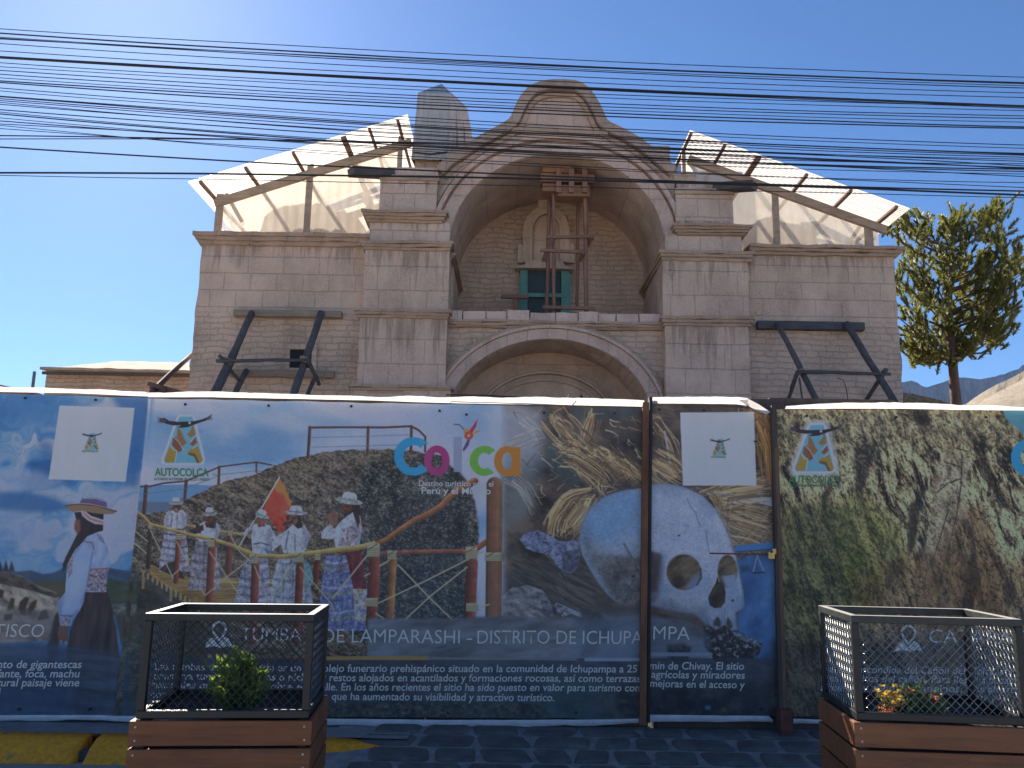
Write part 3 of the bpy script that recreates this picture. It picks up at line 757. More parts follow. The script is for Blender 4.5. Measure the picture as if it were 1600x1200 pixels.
def win(pts, pad=3):
    q = [P(p[0], p[1], BY) for p in pts]; k = pad*.0055
    i0 = max(0, int((min(v.x for v in q)-k-CX0)*RES)); i1 = min(CW, int((max(v.x for v in q)+k-CX0)*RES)+2)
    j0 = max(0, int((min(v.z for v in q)-k-CZ0)*RES)); j1 = min(CH, int((max(v.z for v in q)+k-CZ0)*RES)+2)
    return (slice(j0, max(j0, j1)), slice(i0, max(i0, i1)))
def inside(x, y, pts):
    r_ = np.zeros(x.shape, bool); n = len(pts)
    for i in range(n):
        (xa, ya), (xb, yb) = pts[i], pts[(i+1) % n]
        if ya == yb: continue
        k = ((ya > y) != (yb > y)) & (x < (xb-xa)*(y-ya)/(yb-ya)+xa); r_ ^= k
    return r_
def mask(pts, s_):
    x, y = PX[s_], PY[s_]; m_ = np.zeros(x.shape)
    for ox, oy in ((-.2,-.1),(.1,-.2),(.2,.1),(-.1,.2)): m_ += inside(x+ox, y+oy, pts)
    return m_/4
def blur(m_, n):
    for ax in (0, 1):
        k = np.cumsum(np.pad(m_, [(n+1, n) if a == ax else (0, 0) for a in (0, 1)], mode='edge'), axis=ax)
        m_ = (np.take(k, range(2*n+1, k.shape[ax]), ax) - np.take(k, range(0, k.shape[ax]-2*n-1), ax))/(2*n+1)
    return m_
def comp(s_, m_, col):
    IMG[s_] = IMG[s_]*(1-m_[..., None]) + np.asarray(col)*m_[..., None] if np.ndim(col) == 1 else IMG[s_]*(1-m_[..., None]) + col*m_[..., None]
def tx(s_, cols, sx, sy, ang=0, oc=5, seed=0, lo=.3, hi=.7, gain=.62, warp=0.):
    """colour field: cols spread over a noise"""
    f_ = fbm(s_, sx, sy, ang, oc, seed, gain, warp); sd = f_.std() or 1.; k = min(1., sd*9)   # stretch to full contrast
    n_ = np.clip(.5 + (f_-f_.mean())/sd*.27*k + (.5-(lo+hi)/2)*1.6, 0, 1)*(len(cols)-1)
    i = np.minimum(n_.astype(int), len(cols)-2); c_ = np.asarray(cols, float)
    return c_[i] + (c_[i+1]-c_[i])*(n_-i)[..., None]
def fill(pts, col, a=1., soft=0, tex=None, rag=0.):
    s_ = win(pts, 3+soft*3)
    if IMG[s_].size == 0: return
    if rag:
        x, y = PX[s_], PY[s_]; ox = (fbm(s_, 9, 9, 0, 3, 3)-.5)*rag*2; oy = (fbm(s_, 9, 9, 0, 3, 8)-.5)*rag*2
        m_ = inside(x+ox, y+oy, pts).astype(float)
    else: m_ = mask(pts, s_)
    if soft: m_ = blur(blur(m_, soft), soft)
    c_ = tx(s_, col, *tex[0], **tex[1]) if tex else np.asarray(col, float)
    comp(s_, m_*a, c_)
def T(*a, **k): return (a, k)
def line(pts, w0, col, w1=None, a=1., shade=0.):
    """stroke; shade > 0 darkens the lower edge like a printed round bar"""
    s_ = win(pts, max(w0, w1 or 0)+3)
    if IMG[s_].size == 0: return
    x, y = PX[s_], PY[s_]; best = np.full(x.shape, 1e9); sd = np.zeros(x.shape); ww = np.full(x.shape, w0, float)
    L = sum(math.dist(p, q) for p, q in zip(pts[:-1], pts[1:])) or 1; acc = 0
    for p, q in zip(pts[:-1], pts[1:]):
        dx, dy = q[0]-p[0], q[1]-p[1]; l2 = dx*dx+dy*dy or 1e-6
        t_ = np.clip(((x-p[0])*dx+(y-p[1])*dy)/l2, 0, 1); d = np.hypot(x-p[0]-t_*dx, y-p[1]-t_*dy)
        k = d < best; best = np.where(k, d, best)
        sd = np.where(k, ((x-p[0])*-dy+(y-p[1])*dx)/math.sqrt(l2), sd)
        ww = np.where(k, w0+((w1 if w1 is not None else w0)-w0)*(acc+t_*math.sqrt(l2))/L, ww); acc += math.sqrt(l2)
    m_ = np.clip(ww/2-best+.5, 0, 1)*a
    c_ = np.asarray(col, float)
    if shade: c_ = c_[None, None]*(1 - shade*np.clip(sd/np.maximum(ww/2, .5), -1, 1)[..., None]*math.copysign(1, shade))*(.8+.4*fbm(s_, 9, 9, 0, 3, 2)[..., None])
    comp(s_, m_, c_)
def oval(cx, cy, rx, ry, a0=0, a1=360, n=36, rot=0):
    q = []
    for i in range(n + (a1-a0 < 360)):
        a = R(a0+(a1-a0)*i/n); ex, ey = rx*math.cos(a), ry*math.sin(a)
        q.append((cx+ex*math.cos(R(rot))-ey*math.sin(R(rot)), cy+ex*math.sin(R(rot))+ey*math.cos(R(rot))))
    return q
def grainy(pts, amp, sx, sy, ang=0, seed=0, soft=1, tint=None):
    """break a printed area up with light and dark grain"""
    s_ = win(pts); 
    if IMG[s_].size == 0: return
    m_ = blur(mask(pts, s_), soft) if soft else mask(pts, s_); f_ = fbm(s_, sx, sy, ang, 4, seed, .7); f_ = (f_-f_.mean())/(f_.std() or 1)
    IMG[s_] = np.clip(IMG[s_]*(1 + amp*m_[..., None]*f_[..., None]), 0, 255)
pr = random.Random(11)

# ---------------------------------------------------------------- main banner: sky, boulder, lake
fill([(170,600),(1230,600),(1230,1160),(170,1160)], [(92,130,172),(122,146,180),(146,156,186),(152,160,186)], tex=T(160, 60, 8, 5, 3, gain=.5))
fill([(205,759),(300,757),(345,760),(345,800),(205,800)], (84,124,168)); fill([(205,783),(262,785),(285,778),(300,780),(300,802),(205,802)], (80,98,126), soft=1)
fill([(520,640),(640,630),(720,640),(760,760),(740,900),(690,760),(600,700)], (136,148,182), .5, 12)
hill = [(190,806),(232,803),(262,798),(288,785),(300,776),(330,762),(352,752),(375,748),(400,742),(420,732),(440,724),(462,716),(480,712),(500,708),(520,706),(548,703),(570,702),(600,703),(630,703),(660,708),(690,712),(700,722),(706,731),(720,742),(728,752),(735,765),(741,782),(745,800),(747,825),(747,850),(744,866),(740,885),(742,1140),(160,1140)]
fill(hill, [(42,40,40),(70,64,58),(92,85,76),(112,104,92)], rag=3, tex=T(22, 7, 24, 5, 1, gain=.75, lo=.28, hi=.72, warp=10))
bould = [(560,745),(575,718),(610,706),(660,709),(690,713),(704,730),(722,745),(733,765),(741,785),(746,810),(747,850),(742,880),(742,1000),(575,1000),(566,900),(556,850),(548,790)]
fill(bould, [(30,34,38),(48,52,56),(66,70,72),(112,114,112)], soft=3, rag=4, tex=T(12, 10, 60, 5, 5, gain=.85, lo=.3, hi=.74, warp=8))
fill([(610,790),(640,768),(690,775),(728,800),(735,850),(720,900),(650,930),(600,900),(590,840)], [(26,30,38),(38,44,52),(70,74,78)], .75, 8, T(9, 13, 20, 5, 9, gain=.85, lo=.34, hi=.78))
fill([(520,706),(620,703),(660,710),(600,722),(540,735),(440,745),(400,760),(430,735)], [(70,64,56),(100,94,84),(128,120,106)], .5, 4, T(16, 5, 18, 5, 15, gain=.8))
fill([(640,870),(735,860),(735,960),(660,965)], (52,66,78), .5, 10)
fill([(560,920),(742,920),(742,1000),(560,1000)], (40,56,66), .5, 10)
s_ = win(hill); m_ = mask(hill, s_); gr = fbm(s_, 3.2, 2.2, 25, 3, 61, .8); comp(s_, m_*np.clip((gr-.56)*5, 0, .6), np.asarray((22,22,24), float)); comp(s_, m_*np.clip((.42-gr)*5, 0, .5), np.asarray((146,138,124), float))
fill([(200,905),(236,905),(300,945),(360,960),(360,1110),(170,1110)], [(34,36,36),(52,52,50),(70,68,62)], .92, 5, T(20, 12, 40, 5, 4, gain=.75))
for _ in range(150):
    x, y = pr.uniform(300,560), pr.uniform(725,900); l = pr.uniform(4,11)
    if y > 815-.17*(x-300) or x > 330: line([(x,y),(x+l,y+l*.45)], 1.1, pr.choice([(120,112,98),(48,44,42),(134,124,108)]), a=.55)
# dry stick fence on the crest and its wires
def post_(x, y0, y1, w_, col=(74,50,48), x1=None): line([(x,y0),(x1 if x1 is not None else x,y1)], w_, col, shade=.25)
for p in ((229.5,760,802,6,None,226),(292.5,752,780,5,None,290),(344,730,757,4,None,343),(402,723,738,2.6,None,402)): post_(p[0],p[1],p[2],p[3],(74,50,48),p[5])
line([(210,760.5),(236,760),(258,755),(292,752),(318,741),(345,729.5),(402,722.5),(426,727)], 2.6, (66,48,50), 2)
line([(210,774),(290,764),(345,743)], .9, (84,92,112)); line([(345,742),(402,736),(420,737)], .8, (84,84,100))
line([(484,668.5),(540,668),(600,668.5),(643,666.5),(655,673),(665,683),(664.5,706)], 3.2, (72,52,52))
for x, a, b_, w_ in ((485,668,715,4.5),(576,668,709,4.2),(643.5,667,707,4.2)): post_(x, a, b_, w_, (74,52,50), x-3 if x < 500 else x-1)
for y in (683, 698): line([(488,y+1),(576,y-1),(643,y-3)], .9, (96,98,116))
# bridge deck
deck = [(228,880),(262,890),(300,903),(372,903),(440,906),(470,950),(300,950),(262,918),(240,900)]
fill(deck, [(104,86,54),(138,112,68),(158,132,84)], tex=T(40, 3.4, 2, 3, 6, lo=.25, hi=.7))
for i in range(26):
    y = 884+i*2.7; line([(228+i*3.4, y+1),(262+i*8.5, y+4)], 1, (70,56,38), a=.7)
for i in range(13):
    x = 226+i*7.2; y = 893+i*4.4; line([(x,y),(x-.5,y+6+i*.3)], 3.2, (130,118,86)); line([(x+3,y+2),(x+3,y+8)], 1.4, (48,42,36))
for x, y in ((226,912),(269,932),(307,944)): line([(x,y-10),(x-1,y+6)], 4.6, (118,104,78))
# back rail with posts, ropes
line([(284,819),(330,828),(385,836)], 4, (140,120,84), shade=.25)
for x, a, b_, w_ in ((236,828,886,7),(361,834,896,10),(497,874,908,9.5)): line([(x,a),(x-3,b_)], w_, (88,50,44) if x > 300 else (56,44,42), shade=.3)
line([(476,858),(498,864)], 4, (120,92,62), shade=.25)
line([(596,865),(640,862.5),(725,861)], 6.6, (112,72,58), shade=.3); line([(728,862),(748,855),(766,842)], 8.5, (112,70,52), shade=.3)

def bell(top, bot, y0, y1, cols, lean=0.):
    q = [(top[0],y0),(top[1],y0),(top[1]+(bot[1]-top[1])*.55+lean,y0+(y1-y0)*.4),(bot[1],y1),(bot[0],y1),(top[0]+(bot[0]-top[0])*.55+lean,y0+(y1-y0)*.4)]
    fill(q, cols[0]); s_ = win(q); m_ = mask(q, s_)
    for k in range(1, len(cols)*3):
        y = y0+(y1-y0)*(k/(len(cols)*3)); band_ = np.exp(-((PY[s_]-y-2.2*np.sin((PX[s_]-top[0])/9))/1.5)**2)
        comp(s_, m_*band_*.85, np.asarray(cols[k % len(cols)], float))
    fold = fbm(s_, 5, 60, 0, 2, int(top[0]) % 13); comp(s_, m_*np.clip((fold-.5)*1.5, 0, .45), np.asarray((40,42,56), float))
    grain = fbm(s_, 2.2, 1.6, 0, 2, 5); comp(s_, m_*np.clip((grain-.55)*2, 0, .5), np.asarray((172,172,188), float))
lil, wht = (128,130,152), (150,156,172)
def hat(cx, cy, w_, h_, tilt=0, col=(146,152,160), bandc=(96,100,118)):
    fill(oval(cx, cy, w_/2, h_*.27, rot=tilt), tuple(c*.86 for c in col)); r_ = R(tilt)
    def rp(x, y): return (cx+x*math.cos(r_)-y*math.sin(r_), cy+x*math.sin(r_)+y*math.cos(r_))
    fill([rp(-w_*.29,0),(rp(-w_*.24,-h_*.62)),rp(-w_*.1,-h_*.74),rp(w_*.14,-h_*.72),rp(w_*.25,-h_*.58),rp(w_*.3,0)], col)
    line([rp(-w_*.29,-h_*.1), rp(w_*.3,-h_*.08)], h_*.16, bandc)
# A
bell((259,290),(249,298), 828, 893, (lil,(60,62,84),(150,150,166),(92,90,112)))
fill([(262,800),(272,797),(287,797),(294,806),(292,822),(287,826),(259,826),(258,812)], wht); fill([(258,806),(264,802),(266,830),(257,832)], lil)
line([(270,803),(268,824)], 2, (96,98,120)); line([(278,802),(277,824)], 2, (112,112,134)); fill(oval(277,793,6,8), (70,50,46)); line([(289,806),(280,803),(276,797)], 4.5, wht); line([(272,797),(279,800)], 3, (120,88,72))
hat(276, 786, 23, 12)
fill([(250,890),(262,880),(275,878),(290,905),(272,900)], (48,44,48)); line([(258,892),(264,880)], 2, (86,66,50))
# B
bell((308,338),(294,346), 845, 922, ((118,116,134),(66,64,78),(140,136,146),(84,82,98)))
fill([(312,826),(322,814),(336,812),(345,822),(344,836),(336,846),(312,846),(306,838)], wht); fill([(320,816),(333,803),(340,812),(338,826),(324,824)], (58,44,42)); fill(oval(328,810,7,8), (88,62,52))
fill([(307,820),(318,818),(320,832),(308,834)], (56,46,46)); line([(342,830),(330,838),(318,832)], 5.5, wht); line([(314,820),(322,816)], 2.6, (148,150,166))
hat(329, 803, 24, 14, -3)
# back handrail posts already under; C, D, E with the flag between
fill([(437.5,747),(444,756),(452,775),(457,790),(452,806),(446,828),(438,832),(425,815),(412,796),(424,772)], [(150,52,44),(176,62,48),(186,74,52)], tex=T(30, 20, 60, 3, 2)); fill([(438,748),(446,760),(457,788),(452,792),(444,772),(433,768),(430,762)], (182,108,56), .9, 1)
line([(438,746),(376,852)], 2.6, (168,160,146))
bell((386,420),(366,424), 872, 950, ((122,126,150),(70,76,108),(156,160,174),(98,108,132)))
fill([(397,820),(410,816),(424,822),(428,835),(424,862),(418,866),(396,864),(394,840)], wht); line([(398,850),(410,848),(423,852)], 2, (70,74,92)); fill([(404,812),(414,810),(416,822),(404,824)], (112,70,62)); line([(394,824),(384,834)], 6, (140,142,158)); line([(422,826),(434,846)], 6, wht)
hat(409, 806, 27, 14, 16, (146,154,160), (78,120,124)); fill(oval(395,806,6,8), (66,54,54)); line([(417,858),(422,864)], 5, (70,110,160))
bell((436,476),(420,492), 872, 952, ((126,134,152),(80,92,116),(150,156,170),(104,116,130)))
fill([(474,872),(484,880),(491,905),(488,915),(474,900)], (92,128,138))
fill([(446,830),(462,818),(478,822),(485,836),(482,850),(476,864),(444,864),(440,850),(426,862),(424,848),(436,836)], wht); fill([(448,806),(470,802),(474,824),(466,826),(458,818),(450,816)], (50,38,40)); fill(oval(459,812,7,9), (100,68,56))
line([(452,830),(447,858)], 2, (88,86,108)); line([(462,832),(462,860)], 2.4, (110,106,126)); line([(483,838),(470,838),(456,822)], 7.5, (146,152,170)); fill(oval(453,818,5,5), (112,80,66)); line([(444,820),(458,815)], 4, (54,50,52))
hat(463, 801, 36, 15, 4)
bell((510,546),(497,574), 868, 985, ((84,96,140),(150,152,170),(128,120,66),(66,76,118)))
fill([(540,862),(566,862),(573,920),(553,920)], [(70,32,40),(96,42,50)], tex=T(4, 40, 0, 2, 3)); fill([(552,920),(574,920),(574,970),(556,970)], [(92,100,130),(150,150,160),(120,110,70)], tex=T(4, 5, 0, 2, 4))
fill([(524,826),(536,812),(552,800),(562,806),(566,828),(562,852),(558,858),(526,856),(522,842),(504,842),(502,832),(512,822)], wht)
fill([(538,826),(556,818),(562,834),(548,854),(528,852)], [(96,86,96),(132,126,140),(150,148,160)], tex=T(3.5, 3.5, 20, 2, 6)); line([(506,838),(518,822),(522,806)], 7, (140,144,162)); fill([(540,782),(562,786),(566,806),(560,826),(552,800),(538,808)], (48,36,38)); fill(oval(542,792,9,10), (88,58,48))
fill(oval(524,799,12,8,rot=-30), (62,58,60)); fill([(512,806),(522,796),(530,802),(526,822),(518,822)], (104,76,64)); line([(563,806),(566,830)], 2, (150,130,130))
hat(546, 783, 43, 19, 9, (150,160,166), (110,118,130))
for q in ([(256,796),(296,796),(296,893),(248,893)],[(304,800),(348,800),(348,922),(294,922)],[(380,800),(430,800),(428,950),(364,950)],[(424,795),(492,795),(492,952),(420,952)],[(498,775),(576,775),(576,985),(496,985)]):
    grainy(q, .09, 3.2, 5, 10, int(q[0][0]) % 17, 2)
for q in ([(284,800),(296,806),(294,824),(286,826)],[(336,814),(346,822),(345,838),(337,845)],[(418,822),(428,834),(425,862),(417,864)],[(474,822),(486,836),(482,852),(474,862)],[(556,812),(566,826),(563,850),(555,856)]): fill(q, (84,88,112), .45, 2)
for x, y in ((277,794),(328,811),(458,813),(541,794)): fill(oval(x+1.5,y-3,3.4,2), (40,30,32), .7, 1); fill(oval(x-1,y+3,2,1.2), (70,36,34), .6)
# front handrail
rail = [(214,799),(226,808),(236,819),(262,826),(300,836),(330,842),(360,851),(392,864),(402,868.5),(440,869.5),(468,866.5),(500,863),(530,859),(560,856),(585,850)]
line(rail, 4.5, (144,120,76), 9, shade=.35)
line([(590,850),(606,842),(624,829),(650,812),(672,802),(690,791),(702,778),(716,767),(742,752)], 8, (120,80,54), 11, shade=.35)
for x, a, b_, w_ in ((279,836,908,8),(331,847,940,12),(399,880,1000,12.5),(468,884,1000,12),(584,876,975,18),(612,872,985,13),(736,880,990,18)): line([(x+2,a),(x-3,b_)], w_, (98,54,46) if x != 612 else (118,82,58), shade=.35)
line([(773,758),(772,880),(770,1015)], 25, (100,70,54), shade=.3)
for k in range(9): line([(763+k*2.6,760),(761+k*2.6+pr.uniform(-1,1),1000)], 1.2, pr.choice([(76,52,42),(122,88,66)]), a=.6)
rope_c = (146,142,124)
for q in (((236,828),(272,904)),((277,846),(321,930)),((329,862),(386,945)),((399,884),(424,948)),((322,930),(360,898),(392,874)),((270,900),(300,872)),((210,828),(232,846)),((208,846),(230,864)),
          ((362,838),(376,862),(392,876)),((470,886),(520,945),(524,960)),((424,935),(458,880)),((574,868),(520,935)),((592,942),(660,910),(755,862)),((622,882),(672,934),(730,990)),((730,886),(672,932),(618,982)),
          ((594,884),(608,876)),((570,900),(578,896)),((588,958),(602,968)),((785,862),(830,862)),((752,948),(764,944)),((785,930),(812,920)),((785,885),(800,890))): line(list(q), 2.4 if q[0][0] > 500 else 1.8, rope_c)
for cx, cy, w_, n_ in ((236,822,7,2),(281,838,9,3),(331,848,11,4),(361,832,8,3),(398,872,14,5),(468,870,14,5),(497,870,9,3),(584,858,20,6),(613,866,14,5),(737,862,18,6),(773,869,30,4),(581,940,19,3),(738,948,19,3)):
    fill([(cx-w_/2,cy-w_*.45),(cx+w_/2,cy-w_*.45),(cx+w_/2,cy+w_*.6),(cx-w_/2,cy+w_*.6)] if w_ < 19 or cy < 860 else [(cx-w_/2,cy-6),(cx+w_/2,cy-6),(cx+w_/2,cy+7),(cx-w_/2,cy+7)], (138,136,116))
    for k in range(n_): line([(cx-w_/2,cy+k*3-1),(cx+w_/2,cy+k*3-1.4)], .8, (84,80,66))
    if w_ >= 14 and cy < 880: line([(cx-w_*.4,cy+1),(cx+w_*.3,cy-w_*.4)], 1.2, (70,66,54))

# ---------------------------------------------------------------- straw, rope and skull
st_area = [(788,600),(1230,600),(1230,1000),(788,1000),(786,760)]
s_ = win(st_area); m_ = blur(blur(mask(st_area, s_), 9), 7)
comp(s_, m_, tx(s_, [(34,32,34),(52,48,48),(66,60,58),(88,78,70)], 40, 26, 30, 5, 12, .3, .72, .65))
fill([(760,640),(800,630),(850,640),(850,720),(800,745),(760,735)], (140,152,178), .75, 14)
fill([(790,720),(850,720),(830,800),(790,830)], (86,108,124), .6, 12); fill([(850,690),(905,700),(905,760),(860,745)], (52,74,82), .6, 8); fill([(890,640),(1000,632),(1000,655),(900,655)], (46,62,74), .7, 5)
def straw(path, spread, n_, cols, w_=(1., 2.2), jl=.25):
    for _ in range(n_):
        o_ = pr.gauss(0, spread/2.2); t0, t1 = sorted((pr.uniform(0,jl*1.3), pr.uniform(1-jl*1.3,1))); q = []
        K = len(path)-1; bend = pr.uniform(-4,4)
        for i in range(7):
            t_ = (t0+(t1-t0)*i/6)*K; k = min(K-1, int(t_)); f_ = t_-k
            (xa,ya),(xb,yb) = path[k], path[k+1]; dx, dy = xb-xa, yb-ya; L = math.hypot(dx,dy) or 1
            oo = o_ + bend*math.sin(i/6*3.1)
            q.append((xa+dx*f_-dy/L*oo, ya+dy*f_+dx/L*oo))
        ww = pr.uniform(*w_); line(q, ww, pr.choice(cols), ww*.5, a=pr.uniform(.6,.95))
gold = [(150,132,100),(124,106,78),(104,88,66),(168,152,120),(86,72,56),(64,54,46)]
pale = [(150,150,150),(132,134,138),(116,116,116),(160,160,156)]
for _ in range(150):
    x, y = pr.uniform(800,1200), pr.uniform(640,860); a = pr.uniform(-1.2,1.2); l = pr.uniform(15,45)
    straw([(x,y),(x+l*math.cos(a),y+l*math.sin(a))], 2, 1, gold, (.8,1.8))
straw([(872,645),(890,672),(905,700)], 14, 14, gold); straw([(920,640),(922,665),(912,700)], 8, 9, gold); straw([(866,690),(890,702),(915,712)], 12, 14, gold, (1,2.6))
for k in range(7):
    x = 895+k*17; y = 700+k*7.5
    straw([(x-10,y-12),(x+6,y),(x+26,y+16)], 13, 13, gold, (1.2,2.8)); straw([(x-8,y+10),(x+8,y+6),(x+22,y-6)], 8, 5, [(96,82,62),(70,60,50)], (1,2))
straw([(1010,722),(1045,740),(1075,755)], 16, 22, gold, (1,2.6)); straw([(1015,650),(1040,690),(1060,740)], 20, 14, gold); line([(1038,675),(1048,735)], 3.4, (128,132,140))
straw([(940,745),(942,775)], 10, 10, gold); straw([(905,735),(920,752),(930,760)], 12, 10, gold); straw([(960,738),(985,745),(1000,760)], 10, 8, gold)
for k in range(9): straw([(866+k*2+9,775+k*1.5),(880+k*5,800),(884+k*3,842)] if k < 5 else [(936-k*2,772),(915-k*3,800),(885+k*3,838)], 5, 6, gold, (1.5,3.4))
straw([(790,700),(820,690),(850,678)], 16, 16, pale, (.8,1.8)); straw([(790,745),(815,760),(840,800)], 18, 14, pale, (.7,1.6)); straw([(812,655),(835,672),(845,690)], 16, 12, pale, (.8,2))
for k in range(8): straw([(1085+k*8,760+k*2),(1130,775+k*10),(1205,772+k*13)], 9, 12, gold if k > 1 else pale, (1,2.6))
straw([(1110,800),(1160,835),(1210,870)], 30, 46, [(110,102,88),(86,80,70),(64,60,54),(132,124,106)], (.8,2)); straw([(1210,790),(1165,840),(1140,865)], 26, 36, [(104,98,86),(76,70,62),(128,118,100)], (.8,1.8))
straw([(1080,770),(1140,752),(1205,740)], 10, 18, gold, (1,2.4)); fill([(1168,780),(1204,777),(1206,792),(1190,788)], (118,134,160))
straw([(1150,640),(1185,660),(1205,690)], 20, 24, [(120,96,62),(92,72,50),(60,50,42)], (1.4,3)); straw([(1190,690),(1200,730),(1206,770)], 16, 18, [(132,104,66),(100,78,52)], (1.4,3)); straw([(1018,640),(1050,650),(1080,640)], 14, 14, [(84,72,62),(60,54,52)])
fill([(1062,640),(1150,640),(1140,650),(1070,652)], (74,62,56), .5, 3)
straw([(858,648),(884,676),(906,706)], 26, 34, gold, (1.4,3.2)); straw([(930,640),(918,672),(908,704)], 16, 20, gold, (1.2,2.6))
for k in range(12):
    x = 884+k*10.5; y = 694+k*4.6
    straw([(x-9,y-14),(x+8,y),(x+24,y+18)], 17, 12, gold, (1.6,3.6)); straw([(x-6,y+16),(x+7,y+9),(x+20,y-4)], 9, 5, [(96,82,62),(58,50,44),(40,36,36)], (1.2,2.4))
straw([(872,712),(900,716),(930,738),(955,762)], 22, 30, gold, (1.2,2.8)); straw([(866,838),(872,806),(892,780),(934,772)], 20, 44, gold, (2,4.2)); straw([(936,775),(912,812),(886,842)], 26, 34, gold, (2,4.2)); straw([(858,838),(866,808),(880,790)], 12, 14, gold, (1.5,3))
straw([(1012,718),(1040,736),(1062,752)], 30, 36, gold, (1.4,3)); straw([(1120,770),(1165,764),(1208,756)], 30, 44, gold, (1.4,3)); straw([(1140,800),(1180,812),(1210,822)], 36, 40, gold[:4], (1.2,2.6)); straw([(1185,645),(1204,700),(1206,760)], 22, 30, [(146,112,66),(118,88,56),(92,70,46)], (2,4))
for _ in range(70): x, y = pr.uniform(800,1000), pr.uniform(640,790); a = pr.uniform(.1,1.2); l = pr.uniform(14,36); straw([(x,y),(x+l*math.cos(a),y+l*math.sin(a))], 2, 1, gold+pale, (1,2.6))
# grey cloth bundle, dark rocks, ground
fill([(800,865),(870,880),(920,880),(935,930),(920,962),(800,965)], [(38,38,42),(58,56,58),(78,74,74)], .9, 4, T(30, 4, 25, 4, 8))
cloth = [(811,842),(822,832),(840,829),(858,835),(872,845),(884,846),(904,843),(906,868),(904,884),(893,896),(880,893),(870,884),(856,866),(838,863),(822,857)]
fill(cloth, [(52,56,74),(84,94,128),(112,124,158)], tex=T(7, 5, 25, 4, 4, gain=.8, lo=.25, hi=.66)); fill([(876,862),(904,858),(904,884),(892,895),(880,892)], [(40,42,54),(74,80,102)], .8, 1, T(5,5,0,3,7))
rock = [(786,930),(800,918),(826,914),(848,922),(862,945),(864,965),(786,968)]
fill(rock, [(64,68,76),(96,100,108),(128,130,136)], tex=T(14, 7, 20, 5, 3, gain=.75)); fill([(846,925),(862,943),(866,966),(852,966),(846,945)], [(44,48,58),(96,104,122)], .8, 1, T(4, 5, 0, 3, 9, lo=.4, hi=.6))
straw([(862,905),(880,925),(896,938)], 26, 14, [(104,100,98),(84,82,82)], (.7,1.4))
gnd = [(575,966),(700,966),(790,962),(870,966),(940,958),(1010,950),(1110,985),(1110,1030),(575,1030)]
fill(gnd, [(66,72,84),(84,90,104),(98,106,124)], soft=2, tex=T(60, 14, -8, 4, 5)); fill([(872,943),(905,958),(925,966),(940,985),(930,1020),(905,1030),(915,985)], (56,54,60), .8, 4); line([(870,945),(900,958),(922,965)], 7, (108,122,144)); fill([(868,942),(886,950),(892,958),(880,964),(870,956)], [(46,50,60),(128,136,150)], 1, 0, T(3,3,0,2,4))
fill([(905,952),(935,955),(955,975),(945,1005),(915,990)], [(32,36,46),(58,62,72)], .9, 3, T(14,8,-40,4,6))
# skull
back_sk = [(905,846),(907,826),(914,806),(926,790),(942,778),(960,770),(980,765.5),(1004,763),(1012,758),(1035,756),(1056,758),(1078,765),(1098,776),(1112,790),(1124,808),(1134,830),(1142,852),(1149,872),(1154,890),(1158,908),(1162,928),(1163,944),(1160,951),(1149,957),(1150,972),(1152,987),(1140,984),(1132,976),(1118,984),(1102,976),(1088,966),(1066,958),(1048,957),(1030,951),(1005,946),(986,950),(966,944),(950,930),(934,910),(920,888),(909,866)]
fill(back_sk, [(92,112,142),(108,126,156),(124,138,168)], tex=T(120, 90, 20, 4, 6))
fill([(1015,765),(1050,762),(1090,775),(1125,830),(1140,868),(1060,872),(1015,862)], (136,150,182), .8, 14)
fill([(920,815),(950,785),(1000,770),(1004,830),(950,850),(915,850)], (88,126,170), .7, 13)
fill([(915,862),(960,870),(1004,866),(1004,945),(975,944),(945,915)], [(66,66,70),(92,96,100),(116,122,124)], .85, 7, T(16, 12, 50, 5, 9, gain=.75))
fill([(938,895),(965,880),(985,905),(960,930)], [(44,42,46),(78,76,78)], .7, 5, T(8,8,20,4,3)); fill([(960,940),(986,912),(1004,925),(1004,948),(970,948)], [(62,62,64),(118,118,114)], .9, 2, T(12,8,-30,4,5))
line([(962,936),(975,925),(987,912),(1004,925)], 3, (46,44,46), a=.8); line([(975,850),(986,870),(1004,885)], 4, (60,64,70), a=.6); line([(990,880),(1003,905)], 2, (48,46,48), a=.7)
fill([(1013,860),(1033,866),(1030,888),(1027,922),(1013,930)], [(58,52,60),(86,78,86)], .95, 2, T(9,20,0,4,3))
fill([(1013,925),(1040,920),(1070,926),(1105,945),(1098,975),(1066,958),(1013,946)], (112,124,146), .7, 5)
for q in ([(1073,780),(1080,795),(1086,800),(1090,815),(1094,822)],[(1102,830),(1104,846),(1107,862)],[(1094,890),(1104,892),(1108,904)],[(1048,935),(1050,950)],[(1078,935),(1080,950),(1094,950)]): line(q, 1.1, (72,80,98), a=.8)
for _ in range(40):
    x, y = pr.uniform(920,1150), pr.uniform(800,950); fill(oval(x,y,pr.uniform(.6,2),pr.uniform(.5,1.2),n=8), (76,82,96), .5)
fill(oval(1060,837,2,1.2,n=10), (34,36,44))
fill([(903,850),(915,868),(945,918),(975,948),(1004,950),(1004,905),(960,880),(930,850),(918,815)], [(50,52,60),(86,92,102),(104,112,122)], .55, 9, T(18,14,45,5,19,gain=.8))
fill([(1060,940),(1100,950),(1108,975),(1085,968),(1050,958),(1013,950),(1013,935)], (84,92,108), .5, 5)
fill([(1120,790),(1150,870),(1162,925),(1150,930),(1130,860),(1112,810)], (150,160,184), .5, 5); fill([(1095,862),(1130,868),(1128,900),(1110,915),(1100,890)], (146,154,176), .5, 4)
fill([(938,872),(1004,868),(1004,948),(968,944),(944,915)], [(38,38,42),(70,70,74),(98,100,104)], .5, 6, T(12,9,40,5,37,gain=.8))
